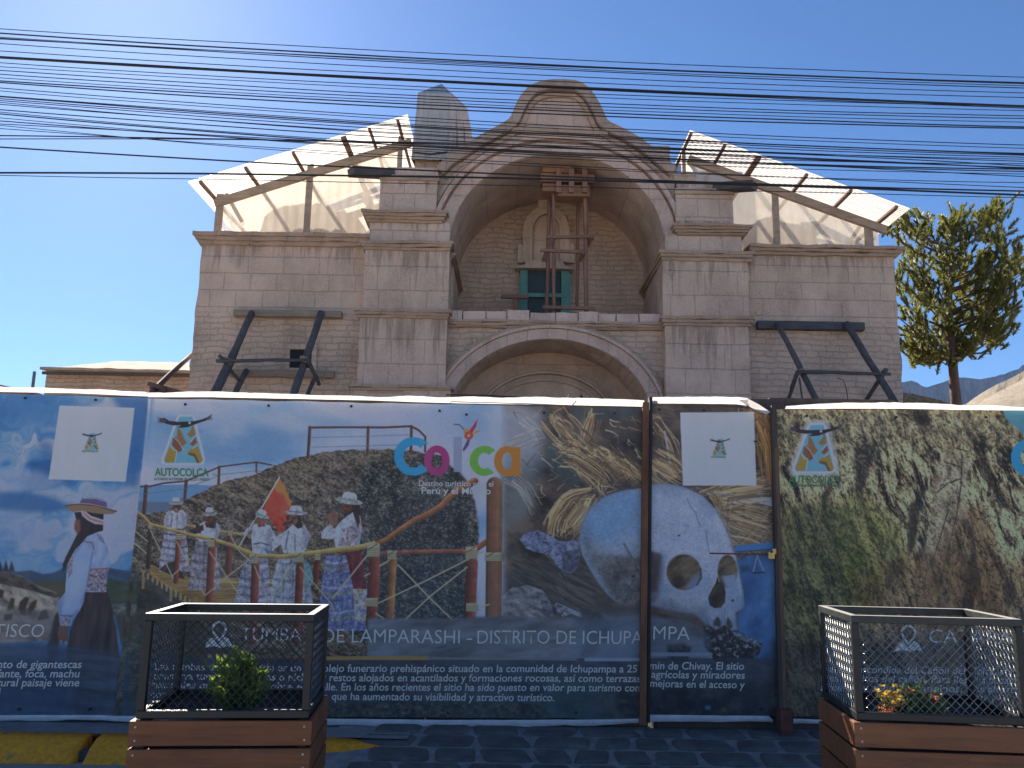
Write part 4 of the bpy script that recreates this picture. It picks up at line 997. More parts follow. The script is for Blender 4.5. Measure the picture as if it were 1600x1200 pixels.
fill([(908,810),(940,780),(990,766),(1004,770),(1004,800),(950,820),(915,850)], (84,126,176), .4, 8); fill([(1013,862),(1036,868),(1034,905),(1028,935),(1013,945)], (52,46,54), .5, 4)
fill([(1046,862),(1068,858),(1094,864),(1100,880),(1094,868),(1068,864),(1044,874)], (158,164,184), .6, 2); fill([(1118,872),(1128,866),(1146,866),(1152,876),(1140,870)], (158,164,184), .6, 2)
fill([(1040,924),(1070,930),(1100,925),(1106,945),(1090,955),(1060,945)], (140,148,168), .5, 4); fill([(1100,948),(1120,955),(1148,950),(1150,966),(1110,968)], (140,148,168), .45, 3)
for k in range(5): line([(1104+k*10,968+k),(1106+k*10,984)], 1.2, (66,72,84), a=.7)
grainy(back_sk, .022, 14, 9, 30, 23); grainy(back_sk, .035, 2.2, 2.2, 0, 29)
for k in range(len(back_sk)-1): line([back_sk[k], back_sk[k+1]], 5, (70,82,104), a=.16)
def socket(cx, cy, rx, ry, rot):
    fill(oval(cx,cy,rx*1.12,ry*1.1,rot=rot), (140,150,172), .8, 3); fill(oval(cx,cy,rx,ry,rot=rot), [(48,42,36),(78,68,54),(98,86,68)], 1, 1, T(22,9,-25,4,3))
socket(1068, 894, 27, 28, -15); fill([(1078,906),(1094,892),(1092,912),(1080,920),(1066,922)], (92,108,142), .9, 3); line([(1094,888),(1095,903),(1088,914)], 2, (46,50,64)); fill([(1048,902),(1064,896),(1072,912),(1060,920),(1050,912)], (44,34,32), .8, 3)
socket(1136, 893, 15.5, 26, 0); fill([(1126,900),(1148,896),(1152,912),(1146,924),(1136,922)], (112,128,160), .95, 3); line([(1123,896),(1134,898),(1143,896)], 1.4, (70,58,50))
nose = [(1120,900),(1122,908),(1130,914),(1133,925),(1132,940),(1126,949),(1116,950),(1108,945),(1106,934),(1110,921),(1117,912)]
fill(nose, [(34,30,26),(62,56,46)], 1, 0, T(10,14,20,3,3)); line([(1119,902),(1113,916),(1107,928)], 1.6, (144,154,172)); fill(oval(1144,938,2,2.4,n=10), (46,50,58))
for q in ([(1113,976),(1118,965),(1122,963),(1126,974),(1124,980)],[(1134,974),(1136,963),(1141,970),(1144,980),(1138,984)],[(1104,975),(1100,985),(1110,988),(1114,980)]): fill(q, (56,54,52), 1, 1)
for q in ([(1127,958),(1128,978)],[(1131,952),(1131,976)],[(1148,958),(1149,985)]): line(q, 1., (88,96,112))
fill([(1013,946),(1040,952),(1058,956),(1085,960),(1102,975),(1108,990),(1100,1000),(1070,985),(1040,968),(1013,962)], [(50,46,48),(74,70,68)], .95, 3, T(20,7,20,4,3)); fill([(905,945),(960,946),(1004,945),(1004,960),(960,965)], (62,62,62), .8, 3)
fill([(1150,875),(1166,868),(1215,862),(1215,1125),(1145,1125),(1160,1010),(1152,985),(1151,958),(1163,948),(1161,925)], [(36,66,112),(50,86,138),(66,104,156)], 1, 2, T(40, 50, 20, 4, 6)); line([(1152,858),(1210,852)], 11, (54,98,156)); line([(1150,862),(1208,858)], 1.4, (34,54,86))
fill([(1156,885),(1168,884),(1170,890),(1158,896)], (34,48,76), .8, 2); line([(1176,893),(1182,868),(1193,894)], 2, (104,124,148)); line([(1175,895),(1194,894)], 2, (28,38,56)); fill([(1150,990),(1190,998),(1190,1015),(1165,1020)], (60,88,128), .5, 5)
fill([(1098,975),(1112,985),(1150,985),(1172,996),(1190,1006),(1186,1020),(1170,1034),(1120,1038),(1100,1010)], [(24,26,32),(40,44,52),(124,132,144)], 1, 1, T(5, 4.5, 30, 4, 7, gain=.8, lo=.36, hi=.82)); fill([(1140,984),(1170,994),(1188,1004),(1180,1008),(1150,996)], [(60,70,90),(146,158,180)], .8, 1, T(3,3,0,3,2,lo=.4,hi=.65))
fill(oval(1050,1000,62,34,rot=6), (76,92,116), .45, 2); fill([(1042,1008),(1066,1004),(1080,1010),(1074,1034),(1042,1034)], [(28,32,40),(58,64,76)], .9, 2, T(6,6,0,3,3))
fill([(905,968),(1003,955),(1003,1030),(890,1030)], (84,102,128), .55, 10); fill([(960,990),(1003,965),(1003,1022),(930,1022)], (86,104,132), .6, 4)
# dark caption panel with its light line, bank of weeds along the foot
cap = [(170,1028),(1230,1028),(1230,1140),(170,1140)]
fill(cap, [(34,42,58),(46,54,70),(56,62,76)], .93, 0, T(50, 12, 18, 5, 8))
line([(500,1028),(560,1027.5),(670,1028)], 6, (132,108,66)); line([(670,1028),(900,1030)], 4, (92,98,106), 3); line([(915,1030),(1004,1030)], 5, (112,126,150)); line([(1012,1022),(1110,1022)], 6, (96,110,134))
for k in range(7): fill(oval(330+k*12, 1024, 5, 4), (108,100,84))
line([(405,1025),(490,1026)], 4, (90,72,54))
fill([(500,1098),(760,1096),(860,1100),(860,1122),(500,1122)], [(26,34,40),(48,56,56),(84,90,82)], .85, 2, T(6, 5, 0, 5, 4, gain=.85, lo=.35, hi=.75)); fill([(840,1050),(920,1055),(925,1122),(850,1122)], [(32,58,68),(44,76,84)], .6, 6, T(14,12,0,4,5)); fill([(930,1080),(1003,1060),(1003,1122),(930,1122)], [(20,26,34),(44,52,58),(62,70,74)], .8, 4, T(16,12,0,5,8))
fill([(1012,1075),(1210,1060),(1215,1125),(1012,1125)], [(18,24,34),(30,36,46),(46,54,62)], .85, 5, T(22,16,0,5,3)); fill(oval(1105,1105,5,4), (50,80,120), 1, 1); fill(oval(1130,1108,5,4), (66,62,44), 1, 1)
fill([(160,1010),(235,985),(235,1125),(150,1125)], [(34,40,44),(54,60,62),(84,88,86)], .9, 3, T(9, 7, -30, 5, 9, gain=.8))
fill([(200,1080),(240,1090),(240,1125),(180,1125)], (44,50,54), .6, 3)

# ---------------------------------------------------------------- left banner
left = [(-200,590),(233,600),(232,640),(205,905),(178,1140),(-200,1140)]
s_ = win(left); m_ = mask(left, s_)
LMASK = (s_, m_); keep = IMG[s_].copy()
n_ = tx(s_, [(38,84,140),(52,104,160),(84,124,166),(122,140,170),(134,146,172)], 130, 44, -8, 5, 21, .3, .72, .55, 40)
IMG[s_] = n_
fill([(-100,770),(0,768),(50,768),(90,780),(118,794),(70,802),(0,798),(-100,800)], (38,84,140), .85, 5)
fill([(-100,610),(110,610),(150,640),(90,660),(-100,655)], (52,104,162), .7, 12); fill([(170,615),(240,620),(215,760),(190,760),(205,660)], (40,86,146), .8, 6)
fill([(-100,735),(60,735),(105,752),(70,770),(0,765),(-100,768)], (118,138,172), .75, 6); fill([(-60,800),(70,805),(120,830),(60,860),(-60,850)], (100,126,166), .5, 10)
fill([(60,690),(80,690),(95,735),(75,745)], (40,86,144), .6, 6)
fill([(-100,905),(0,892),(28,893),(50,891),(70,897),(85,895),(104,886),(130,880),(175,888),(215,894),(215,912),(-100,930)], (46,66,94), 1, 1)
fill([(-100,915),(60,908),(110,905),(215,905),(215,960),(-100,960)], [(44,58,52),(62,72,60)], 1, 2, T(40,8,0,4,3)); fill([(50,908),(105,912),(108,935),(70,930)], (66,60,50), .8, 2)
for x in (2, 11, 20): fill([(x-5,893),(x,876),(x+5,893)], (36,44,58), 1, 1)
rocks = [(-100,905),(10,893),(35,900),(60,915),(90,925),(100,940),(96,975),(90,1000),(-100,1010)]
fill(rocks, [(62,58,58),(104,100,98),(132,128,122),(146,142,136)], 1, 1, T(26,16,40,5,13,lo=.2,hi=.62)); fill([(-100,896),(14,894),(40,903),(62,917),(96,930),(88,934),(50,922),(0,912),(-100,912)], [(38,38,40),(72,70,66)], 1, 1, T(8,4,20,4,3))
for q in ([(0,920),(8,922),(5,935),(-10,930)],[(18,934),(25,935),(22,950),(14,950)],[(33,940),(42,932),(48,934),(42,950),(43,962),(34,960),(30,950)],[(52,940),(60,936),(58,948),(48,960),(46,950)],[(66,955),(74,952),(80,965),(60,970)],[(8,960),(22,958),(20,968),(8,970)]): fill(q, (50,42,36), 1, 1)
fill([(175,945),(215,940),(215,965),(180,965)], [(60,62,64),(110,112,114)], .8, 2, T(7,4,0,4,5)); fill([(182,960),(212,962),(205,1010),(190,1005)], [(64,52,46),(50,54,48)], .9, 2, T(8,8,0,4,6))
# woman seen from behind
fill([(134,922),(169,922),(176,945),(184,985),(189,1030),(190,1115),(118,1115),(106,1020),(112,985),(124,955)], [(30,26,36),(44,38,46),(56,48,54)], 1, 1, T(8,60,6,3,6))
fill([(88,960),(95,955),(96,1000),(86,1040),(80,1060),(76,1010)], (40,36,44), 1, 2)
body = [(131,836),(150,830),(160,836),(168,852),(173,868),(174.5,882),(171,892),(168,902),(167,925),(135,925),(133,940),(126,955),(116,968),(113,978),(97,978),(95,965),(91,942),(104,925),(105,906),(107,890),(112,866),(120,848)]
fill(body, [(92,112,152),(112,134,176),(134,152,188)], tex=T(14,30,20,3,5))
fill([(118,868),(128,855),(140,850),(146,862),(142,890),(136,920),(124,950),(112,960),(98,952),(106,930),(114,900)], (124,146,188), .75, 2)
line([(146,862),(142,890),(137,918)], 1.4, (74,92,130)); line([(131,838),(122,848),(114,860)], 3, (96,92,116)); line([(133,846),(146,848),(148,858)], 2.4, (100,88,108)); fill([(150,832),(160,838),(166,850),(158,846)], [(70,78,110),(120,130,160)], 1, 0, T(2,2,0,2,1))
fill([(107,874),(116,868),(115,895),(108,905)], [(84,84,110),(140,140,160)], 1, 0, T(2,2,0,2,2))
fill([(143,889),(171,887),(168,925),(136,922)], [(70,64,84),(110,108,130),(150,146,156)], 1, 0, T(2.6,2.4,0,2,4)); line([(143,890),(171,888)], 2.4, (120,86,78))
fill([(96,961),(116,962),(111,978),(96,977)], [(80,84,110),(136,142,166)], 1, 0, T(2.2,2,0,2,5)); line([(96,961),(117,962)], 1.2, (60,70,100)); fill([(95,977),(110,978),(108,990),(110,1004),(104,1000),(101,1008),(98,998),(94,1004),(92,990)], (84,62,56), 1, 0)
fill([(118,801),(140,798),(163,803),(162,829),(152,832),(138,838),(130,848),(120,858),(112,872),(106,884),(101,890),(100,882),(106,868),(112,856),(119,842),(124,832),(118,826),(121,812)], [(26,24,30),(40,34,40)], tex=T(4,12,20,3,6))
fill([(120,811),(127,812),(128,828),(123,836),(119,828),(118,820)], (98,66,54), 1, 1); line([(105,884),(101,890)], 3, (36,32,38))
fill([(127,797),(133,797),(144,806),(163,812.5),(162,820),(150,819),(138,813),(130,806)], (146,134,146)); line([(131,800),(143,811),(161,816)], 1.6, (120,78,86)); line([(128,798),(142,807),(163,813)], .8, (160,160,170))
fill([(104,791),(112,788.5),(126,788),(150,789),(168,794.5),(184,799),(178,803),(164,803.5),(148,802),(130,798),(116,800.5),(108,796)], (112,94,74)); line([(104,791),(112,789),(126,788),(150,790),(168,795),(183,799)], 1.6, (64,44,44))
fill([(126,788),(130,779),(138,777.5),(150,777.5),(163,781),(168,786),(168,794),(150,790),(138,788)], (74,72,112)); line([(128,784),(140,785),(167,791)], 2.6, (92,60,84)); line([(128,786.5),(142,787.5),(167,793)], 1., (140,140,160)); line([(133,778.5),(150,778.5),(164,783)], 1.6, (128,134,164))
fill([(165,895),(204,907),(203,912),(166,900)], (50,84,120), .5, 1)
fill([(-100,953),(86,953),(84,1000),(-100,1000)], (70,74,86), .55, 2); fill([(-100,1002),(84,1004),(205,1024),(205,1140),(-100,1140)], [(26,40,62),(36,54,80),(50,70,96)], .82, 6, T(70,9,6,5,4)); fill([(-100,1020),(100,1020),(130,1060),(120,1125),(-100,1125)], (30,50,80), .4, 10)
out = IMG[s_].copy(); IMG[s_] = keep; comp(s_, m_, out)

# ---------------------------------------------------------------- right banner: cliff
right = [(1209,590),(1800,590),(1800,1160),(1222,1160)]
s_ = win(right); m_ = mask(right, s_); keep = IMG[s_].copy()
a = fbm(s_, 34, 8, 68, 6, 31, .8, 7); b_ = fbm(s_, 60, 60, 0, 4, 33, .6)
v = np.clip((a-.5)*5.6+.58+(b_-.5)*.5, 0, 1)[..., None]
IMG[s_] = (1-v)*np.array((26,25,22)) + v*np.array((190,172,130))
fill([(1205,600),(1560,600),(1600,660),(1600,700),(1500,690),(1400,690),(1330,720),(1205,720)], [(40,42,34),(84,84,66),(132,130,104),(186,178,142)], .6, 12, T(9,6,50,5,2,gain=.8,lo=.3,hi=.7))
fill([(1480,690),(1500,715),(1512,705),(1508,800),(1470,880),(1440,920),(1428,905),(1448,840),(1458,780),(1462,730)], [(96,90,74),(144,136,112),(170,162,138)], .9, 3, T(20,9,70,4,6,gain=.7))
for q in ([(1502,712),(1500,760),(1494,800)],[(1462,770),(1480,755),(1500,748)],[(1474,722),(1500,730)],[(1490,700),(1512,706)],[(1480,800),(1462,860),(1440,910)],[(1495,800),(1478,870),(1462,930)],[(1508,815),(1500,900)]): line(q, 2, (40,34,28), a=.8)
fill([(1430,900),(1500,800),(1530,790),(1560,860),(1570,960),(1520,1000),(1440,1000)], [(58,44,32),(104,82,58),(150,120,84)], .6, 10, T(60,5,76,5,7,gain=.75))
for q in ([(1502,660),(1530,690),(1560,760),(1580,800),(1562,790),(1540,750),(1515,690)],[(1335,700),(1370,690),(1350,760),(1335,770)],[(1418,790),(1440,770),(1430,850),(1418,870)],[(1520,850),(1530,900),(1510,990),(1500,960)],[(1283,770),(1295,760),(1290,800)],[(1415,640),(1450,640),(1452,665),(1438,668)]): fill(q, (22,21,20), .8, 3)
fill([(1215,790),(1290,780),(1330,800),(1345,880),(1330,960),(1300,1010),(1215,1010)], [(24,28,18),(52,60,32),(84,92,50)], .66, 12, T(9,6,35,5,4,gain=.8,lo=.3,hi=.7)); fill([(1300,800),(1340,760),(1400,820),(1420,880),(1380,930),(1340,990),(1320,900)], [(44,48,24),(92,98,42),(128,132,58)], .62, 12, T(10,6,40,5,8,gain=.8,lo=.3,hi=.7))
fill([(1340,900),(1420,860),(1600,880),(1700,960),(1700,1010),(1320,1010)], [(48,36,26),(88,64,42),(128,98,60)], .5, 12, T(10,40,8,5,9,gain=.75))
fill([(1205,1000),(1800,1000),(1800,1150),(1205,1150)], [(26,26,28),(40,40,42),(58,58,58)], .75, 8, T(16,12,0,5,6,gain=.75))
s3 = win(right); m3 = mask(right, s3); gr = fbm(s3, 4.5, 2.4, 58, 3, 67, .8, 8); comp(s3, m3*np.clip((gr-.56)*4.5, 0, .6), np.asarray((16,16,14), float)); comp(s3, m3*np.clip((.42-gr)*4.5, 0, .42)*np.clip((900-PY[s3])/200, .15, 1), np.asarray((158,152,132), float))
fill([(1556,630),(1800,630),(1800,900),(1660,780),(1620,700),(1590,672),(1572,656)], [(58,116,140),(74,130,152)], 1, 1, T(60,40,0,3,6), 2)
out = IMG[s_].copy(); IMG[s_] = keep; comp(s_, m_, out)

# ---------------------------------------------------------------- emblems and coloured letters
def ring(cx, cy, ro, rxi, ryi, col, gap=None, ryo=None):
    ryo = ryo or ro
    o_ = oval(cx, cy, ro, ryo, n=48); i_ = oval(cx, cy, rxi, ryi, n=48)
    s_ = win(o_); m_ = mask(o_, s_)*(1-mask(i_, s_))
    if gap: m_ = m_*(1-mask(gap, s_))
    comp(s_, m_, np.asarray(col, float))
def colca(dx, dy, k=1.):
    ring(647+dx,713.5+dy,31,16,17.5,(38,126,176),[(651+dx,722+dy),(680+dx,738+dy),(690+dx,690+dy),(664+dx,694.5+dy),(652+dx,706+dy)],30)
    ring(683+dx,720+dy,20,8.5,12.5,(132,48,104),None,23.5)
    fill([(709+dx,683+dy),(722+dx,683+dy),(722+dx,738+dy),(709+dx,738+dy)], (112,126,154), .9)
    ring(757+dx,720.5+dy,23,10,12.5,(88,146,60),[(760+dx,729+dy),(775+dx,741+dy),(785+dx,700+dy),(770+dx,706.5+dy),(761+dx,714+dy)],23.5)
    ring(792.5+dx,721+dy,20.5,8,13.5,(182,102,44),None,23.5); fill([(800.5+dx,699+dy),(813+dx,699+dy),(813+dx,744+dy),(800.5+dx,744+dy)], (182,102,44))
    # humming bird
    line([(709.5+dx,663.5+dy),(718+dx,664+dy),(723+dx,669+dy),(727+dx,674+dy)], 1.2, (60,44,64)); fill(oval(729+dx,675+dy,4,4.5), (196,120,66))
    fill([(732+dx,676+dy),(739+dx,666+dy),(747+dx,654+dy),(744+dx,667+dy),(738+dx,677+dy)], (166,44,60)); fill([(737+dx,677+dy),(746+dx,673+dy),(752+dx,672+dy),(748+dx,676+dy),(739+dx,680+dy)], (200,126,72))
    ring(732.5+dx,681+dy,7,2,2.4,(190,72,52),None,6.5); fill([(731+dx,687+dy),(735+dx,687+dy),(732+dx,697+dy),(725+dx,706+dy),(723+dx,703+dy),(727+dx,695+dy)], (78,60,110))
colca(0, 0); colca(962, 2)
def condor(ox, oy, k, glow):
    def q(l): return [(ox+x*k, oy+y*k) for x, y in l]
    frame = [(62,8),(84,8),(88,14),(104,80),(103,88),(96,91),(40,91),(33,87),(33,80),(57,14)]
    if glow: fill(q([(58,3),(88,3),(94,14),(110,82),(106,94),(98,97),(38,97),(29,93),(27,82),(52,14)]), (150,158,166), .7, 2)
    fill(q(frame), (146,156,178)); fill(q([(63,12),(83,12),(85,18),(100,82),(97,87),(40,87),(37,82),(60,18)]), (84,138,166))
    for c_, l in (((120,88,56),[(59,30),(64,34),(70,48),(74,54),(68,60),(58,44)]),((104,68,50),[(52,46),(56,44),(66,56),(68,66),(60,70),(50,58)]),((132,112,52),[(47,58),(50,64),(58,68),(56,76),(54,86),(39,86),(38,82)]),
                  ((120,94,56),[(84,24),(87,34),(88,42),(80,46),(75,41),(81,34)]),((112,70,52),[(88,44),(91,54),(84,60),(79,56),(86,48)]),((132,112,52),[(91,58),(100,82),(97,87),(92,87),(86,76),(76,74),(76,68),(86,62)]),((88,74,38),[(76,73),(86,77),(91,87),(95,87),(88,72),(78,70)])):
        fill(q(l), c_)
    for l in ([(52,44),(62,54),(68,66)],[(48,60),(52,66),(58,67),(55,86)],[(90,42),(80,54)],[(92,58),(84,64)]): line(q(l), 1.3*k, (156,160,170))
    fill(q([(30,15),(38,14),(46,19),(60,20.5),(74,20),(86,19.5),(98,17),(110,12),(114,10),(111,16),(104,19),(92,23),(84,26),(76,29),(66,30),(58,29.5),(66,26),(52,26),(42,24),(36,22),(29,20)]), (36,32,40))
    for i in range(5): line(q([(39,17+i),(27,13+i*2.2)]), .9*k, (70,70,84)); line(q([(106,15+i*.5),(115,8+i*2.2)]), .9*k, (70,70,84))
    fill(q(oval(79,22,2.2,2.4,n=12)), (150,150,156))
condor(222, 640, .96, False)
condor(1205.6, 653, .96, True)
SQ1 = [(94.5,634),(211,637.5),(197.5,753),(77,749)]; SQ2 = [(1062,645),(1177,644),(1181,759),(1066,759)]
for q in (SQ1, SQ2): fill(q, (158,160,176))
condor(121, 673, .34, False); condor(1100, 682, .34, False)
# creases of the cloth show as slight fading, printing grain
IMG *= (1 + (fbm(FULL, 1.7, 1.7, 0, 2, 41)[..., None]-.5)*.09)
PRINT_GAIN = 2.25
IMG = IMG*.95 + IMG.mean(2, keepdims=True)*.05
lin = np.clip(IMG/255, 0, 1); lin = np.where(lin <= .04045, lin/12.92, ((lin+.055)/1.055)**2.4)
lin = np.clip(lin*PRINT_GAIN*np.array([1.2,1.02,.8]), .004, .8)
enc = np.where(lin <= .0031308, lin*12.92, 1.055*lin**(1/2.4)-.055)
pic = bpy.data.images.new('banner_print', CW, CH, alpha=False)
buf = np.ones((CH, CW, 4), np.float32); buf[..., :3] = enc
pic.pixels.foreach_set(buf.ravel()); pic.update(); pic.pack()
# ================================================================== HOARDING AND BANNERS
m_print, t, b = nmat('banner_print')
ti = N(t, 'ShaderNodeTexImage'); ti.image = pic; ti.interpolation = 'Cubic'; ti.extension = 'EXTEND'
uvn = N(t, 'ShaderNodeUVMap'); uvn.uv_map = 'UVMap'; t.links.new(uvn.outputs[0], ti.inputs[0])
dirt = noise(t, mapped(t, (1,1,.35)), 2.2, 7, .65)
t.links.new(mix(t, .12, ti.outputs[0], ramp(t, dirt, [(.4, (.10,.09,.08)), (.7, (.5,.48,.45))])), b.inputs['Base Color'])
b.inputs['Roughness'].default_value = .5; b.inputs['Specular IOR Level'].default_value = .25
wv = noise(t, mapped(t, (1.1,1,.9), rot=(0,R(35),0)), 2.6, 4, .5, .8)
bump(t, b, wv, .5, .03)
m_hem, t, b = nmat('white_hem_cloth')
n1 = noise(t, mapped(t, (1,1,3)), 5, 5, .6)
t.links.new(ramp(t, n1, [(.35, (.55,.55,.56)), (.6, (.8,.79,.77))]), b.inputs['Base Color']); b.inputs['Roughness'].default_value = .6
tr = N(t, 'ShaderNodeBsdfTranslucent'); tr.inputs[0].default_value = (.9,.84,.76,1)
mx = N(t, 'ShaderNodeMixShader'); mx.inputs[0].default_value = .42
t.links.new(b.outputs[0], mx.inputs[1]); t.links.new(tr.outputs[0], mx.inputs[2]); t.links.new(mx.outputs[0], t.nodes['Material Output'].inputs[0])
m_white = simple('white_cloth_edge', (.62,.62,.64), .6, .2, 9, .3, .01)
m_board = wood('dark_hoarding_board', (.11,.085,.07), (.05,.04,.035), .85, 1., 2)
m_rust = simple('rusty_steel', (.24,.105,.055), .75, .5, 9, .5, .006, .2, (1,1,.3))
m_black = simple('black_metal', (.016,.018,.018), .42, .3, 14, .2, .003)

def wrinkle(x, z):
    return (.010*mnoise.noise(Vector((x*1.3, z*.7, 3.))) + .006*mnoise.noise(Vector((x*2.6+z*1.6, z*2.2, 9.))) + .003*mnoise.noise(Vector((x*7, z*2.5, 4.)))) 
def banner_mesh(name, tl, tr_, br, bl, Y, mat, parent, nx, ny, wav=1.5):
    mb = MB(); uv = []
    for j in range(ny+1):
        for i in range(nx+1):
            u, v = i/nx, j/ny
            px = (tl[0]*(1-u)+tr_[0]*u)*(1-v) + (bl[0]*(1-u)+br[0]*u)*v
            py = (tl[1]*(1-u)+tr_[1]*u)*(1-v) + (bl[1]*(1-u)+br[1]*u)*v
            if j in (0, ny): py += wav*mnoise.noise(Vector((px*.02, j, 2.)))
            p = P(px, py, Y); mb.v.append((p.x, Y - .014 + wrinkle(p.x, p.z), p.z))
    for j in range(ny):
        for i in range(nx):
            a = j*(nx+1)+i; mb.f.append((a, a+nx+1, a+nx+2, a+1))
    me = mb.mesh(name); ul = me.uv_layers.new(name='UVMap')
    co = [((v.co.x-CX0)/(CX1-CX0), (v.co.z-CZ0)/(CZ1-CZ0)) for v in me.vertices]
    for l in me.loops: ul.data[l.index].uv = co[l.vertex_index]
    return link(name, me, mat, parent, True)
def hem(name, pts_lo, hts, Y, parent, mat, seed=0, lean=.03, dn=False):
    """ragged strip of cloth along the given pixel line; hts = heights in pixels at each point"""
    mb = MB(); n = 0; cols = []
    for (a, b2, h0, h1) in zip(pts_lo[:-1], pts_lo[1:], hts[:-1], hts[1:]):
        k = max(2, int(abs(b2[0]-a[0])/7))
        for i in range(k): cols.append((a[0]+(b2[0]-a[0])*i/k, a[1]+(b2[1]-a[1])*i/k, h0+(h1-h0)*i/k))
    cols.append((*pts_lo[-1], hts[-1])); m_ = 5
    for i, (px, py, h) in enumerate(cols):
        w_ = mnoise.noise(Vector((px*.021, seed, 1.)))*1.6 + mnoise.noise(Vector((px*.09, seed, 4.)))*.7
        for j in range(m_):
            v = j/(m_-1); sg = 1 if dn else -1
            p = P(px, py + sg*(h+(w_ if v > .5 else 0))*v, Y)
            bul = math.sin(v*math.pi)*.012 + lean*v*(1 if not dn else -.3) + .01*mnoise.noise(Vector((px*.05, v*2, seed)))
            mb.v.append((p.x, Y - .016 + wrinkle(p.x, p.z) - bul*(1 if not dn else .6), p.z))
    for i in range(len(cols)-1):
        for j in range(m_-1):
            a = i*m_+j; mb.f.append((a, a+m_, a+m_+1, a+1))
    return mb.build(name, mat, parent, True)

hoard = empty('hoarding', (0, 6.7, .13), 'dark board hoarding with rusty posts carrying the printed banners', 'hoarding')
def boards(name, xa, xb, z1, par, y0=6.64):
    mb = MB(); x = xa; k = 0
    while x < xb-.01:
        x2 = min(xb, x+1.22); mb.box(x+.003, x2-.003, y0+.001*(k % 2), y0+.03, .03, z1 + .008*mnoise.noise(Vector((x,0,0)))); x = x2; k += 1
    return mb.build(name, m_board, par)
xs_l, xs_r = P(1009, 800, 6.64).x, P(1214, 800, 6.64).x
boards('board', -5.5, xs_l, P(700,627,6.64).z, hoard); boards('board', xs_r, 5.1, P(1300,634,6.64).z, hoard)
mb = MB(); mb.box(-5.1, xs_l-.02, 6.675, 6.735, P(700,627,6.64).z-.16, P(700,627,6.64).z-.02); mb.build('top_rail', m_board, hoard)
mb = MB(); mb.box(xs_r+.02, 5.1, 6.675, 6.735, P(700,627,6.64).z-.16, P(700,627,6.64).z-.02); mb.build('top_rail', m_board, hoard)
for px in (-60, 230, 520, 760, 1500, 1740):
    x = P(px,800,6.7).x; mb = MB(); mb.box(x-.05, x+.05, 6.74, 6.83, .03, P(700,627,6.64).z-.02); mb.build('post', m_board, hoard)
# gap wire and rod above the board
mb = MB(); mb.tube([P(697,626,6.66), P(697,617,6.66), P(760,618,6.66), P(885,625,6.66)], .006, 5); mb.build('wire', m_black, hoard)
mb = MB(); mb.tube([P(885,626,6.66), P(890,616,6.64)], .005, 5); mb.build('wire_end', m_black, hoard)
mb = MB(); a = P(1004,1132,6.55); c_ = P(1009,629,6.55); mb.obox(a, c_, .05, .04, (0,1,0)); mb.build('gate_post', m_rust, hoard)
m_slate = simple('gate_edge_dark', (.03,.028,.028), .7, .3, 8, .2)
mb = MB(); mb.obox(P(1012.5,1128,6.58), P(1016.5,626,6.58), .022, .05, (0,1,0)); mb.build('gate_stop', m_slate, hoard)
mb = MB(); mb.obox(P(1221,1122,6.56), P(1208,634,6.56), .04, .05, (0,1,0)); mb.build('gate_post', m_board, hoard)
mb = MB(); mb.obox(P(1226,1118,6.55), P(1212.5,700,6.55), .03, .035, (0,1,0)); mb.build('gate_post_trim', wood('brown_batten', (.22,.13,.08), (.10,.06,.04), .8, 1., 2), hoard)
mb = MB(); mb.gbox(P(1217,1120,6.5).x, P(1235,1120,6.5).x, 6.46, 6.56, .035, P(1224,1108,6.5).z, .06, .004, 3); mb.build('post_shoe', simple('red_brown_block', (.16,.05,.04), .8, .4, 12, .4), hoard)
mb = MB(); mb.box(P(1204,640,6.7).x, P(1400,640,6.7).x, 6.72, 6.77, P(1300,640,6.7).z-.1, P(1210,621,6.7).z); mb.build('back_panel', m_board, hoard)

gate = empty('gate', (P(1110,900,6.62).x, 6.62, .03), 'hinged gate leaf in the hoarding carrying the right half of the skull print', 'gate')
ga, gb = P(1016,640,6.63).x, P(1207,640,6.63).x
mb = MB(); mb.box(ga, gb, 6.63, 6.66, .07, P(1110,629,6.63).z); mb.build('board', m_board, gate)
mb = MB(); mb.box(ga-.012, ga+.016, 6.60, 6.67, .07, P(1014,620,6.6).z); mb.build('stile', m_slate, gate)
mb = MB(); mb.box(ga+.017, gb, 6.66, 6.70, P(1110,634,6.63).z, P(1110,621,6.63).z); mb.build('top_rail', m_board, gate)
mb = MB(); mb.obox(P(1108,864.5,6.585), P(1206,866.5,6.585), .012, .012); mb.build('bolt_bar', m_rust, gate)

banners = 'printed banners along the hoarding'
bl_ = empty('banner', (P(60,900,BY).x, BY, .2), 'blue sky banner with a woman in a flat straw hat, at the far left', 'banner', banners)
banner_mesh('printed_sheet', (-240,609), (233,622), (178,1118), (-240,1116), BY, m_print, bl_, 40, 60)
bm_ = empty('banner', (P(600,900,BY).x, BY-.006, .2), 'wide banner with five musicians on a rope bridge before a boulder', 'banner', banners)
banner_mesh('printed_sheet', (231,623), (1006,638), (1001,1123), (178,1117), BY-.006, m_print, bm_, 110, 66)
bg_ = empty('banner', (P(1110,900,BY).x, BY-.004, .2), 'narrow banner on the gate with the face of a pale skull', 'banner', banners)
banner_mesh('printed_sheet', (1018,631), (1204,640), (1215,1118), (1011,1117), BY-.004, m_print, bg_, 30, 66)
br_ = empty('banner', (P(1420,900,BY).x, BY, .2), 'rocky cliff banner with green slopes, at the far right', 'banner', banners)
banner_mesh('printed_sheet', (1210,640), (1750,642), (1750,1128), (1222,1118), BY, m_print, br_, 60, 66)
hem('top_hem', [(-240,609),(20,613),(125,615),(233,620)], [7,7,6,6], BY, bl_, m_hem, 1)
hem('top_hem', [(232,621),(330,621),(480,624),(575,626),(660,629),(735,631),(880,633),(1005,636)], [6,8,6,5,8,9,11,9], BY-.006, bm_, m_hem, 2)
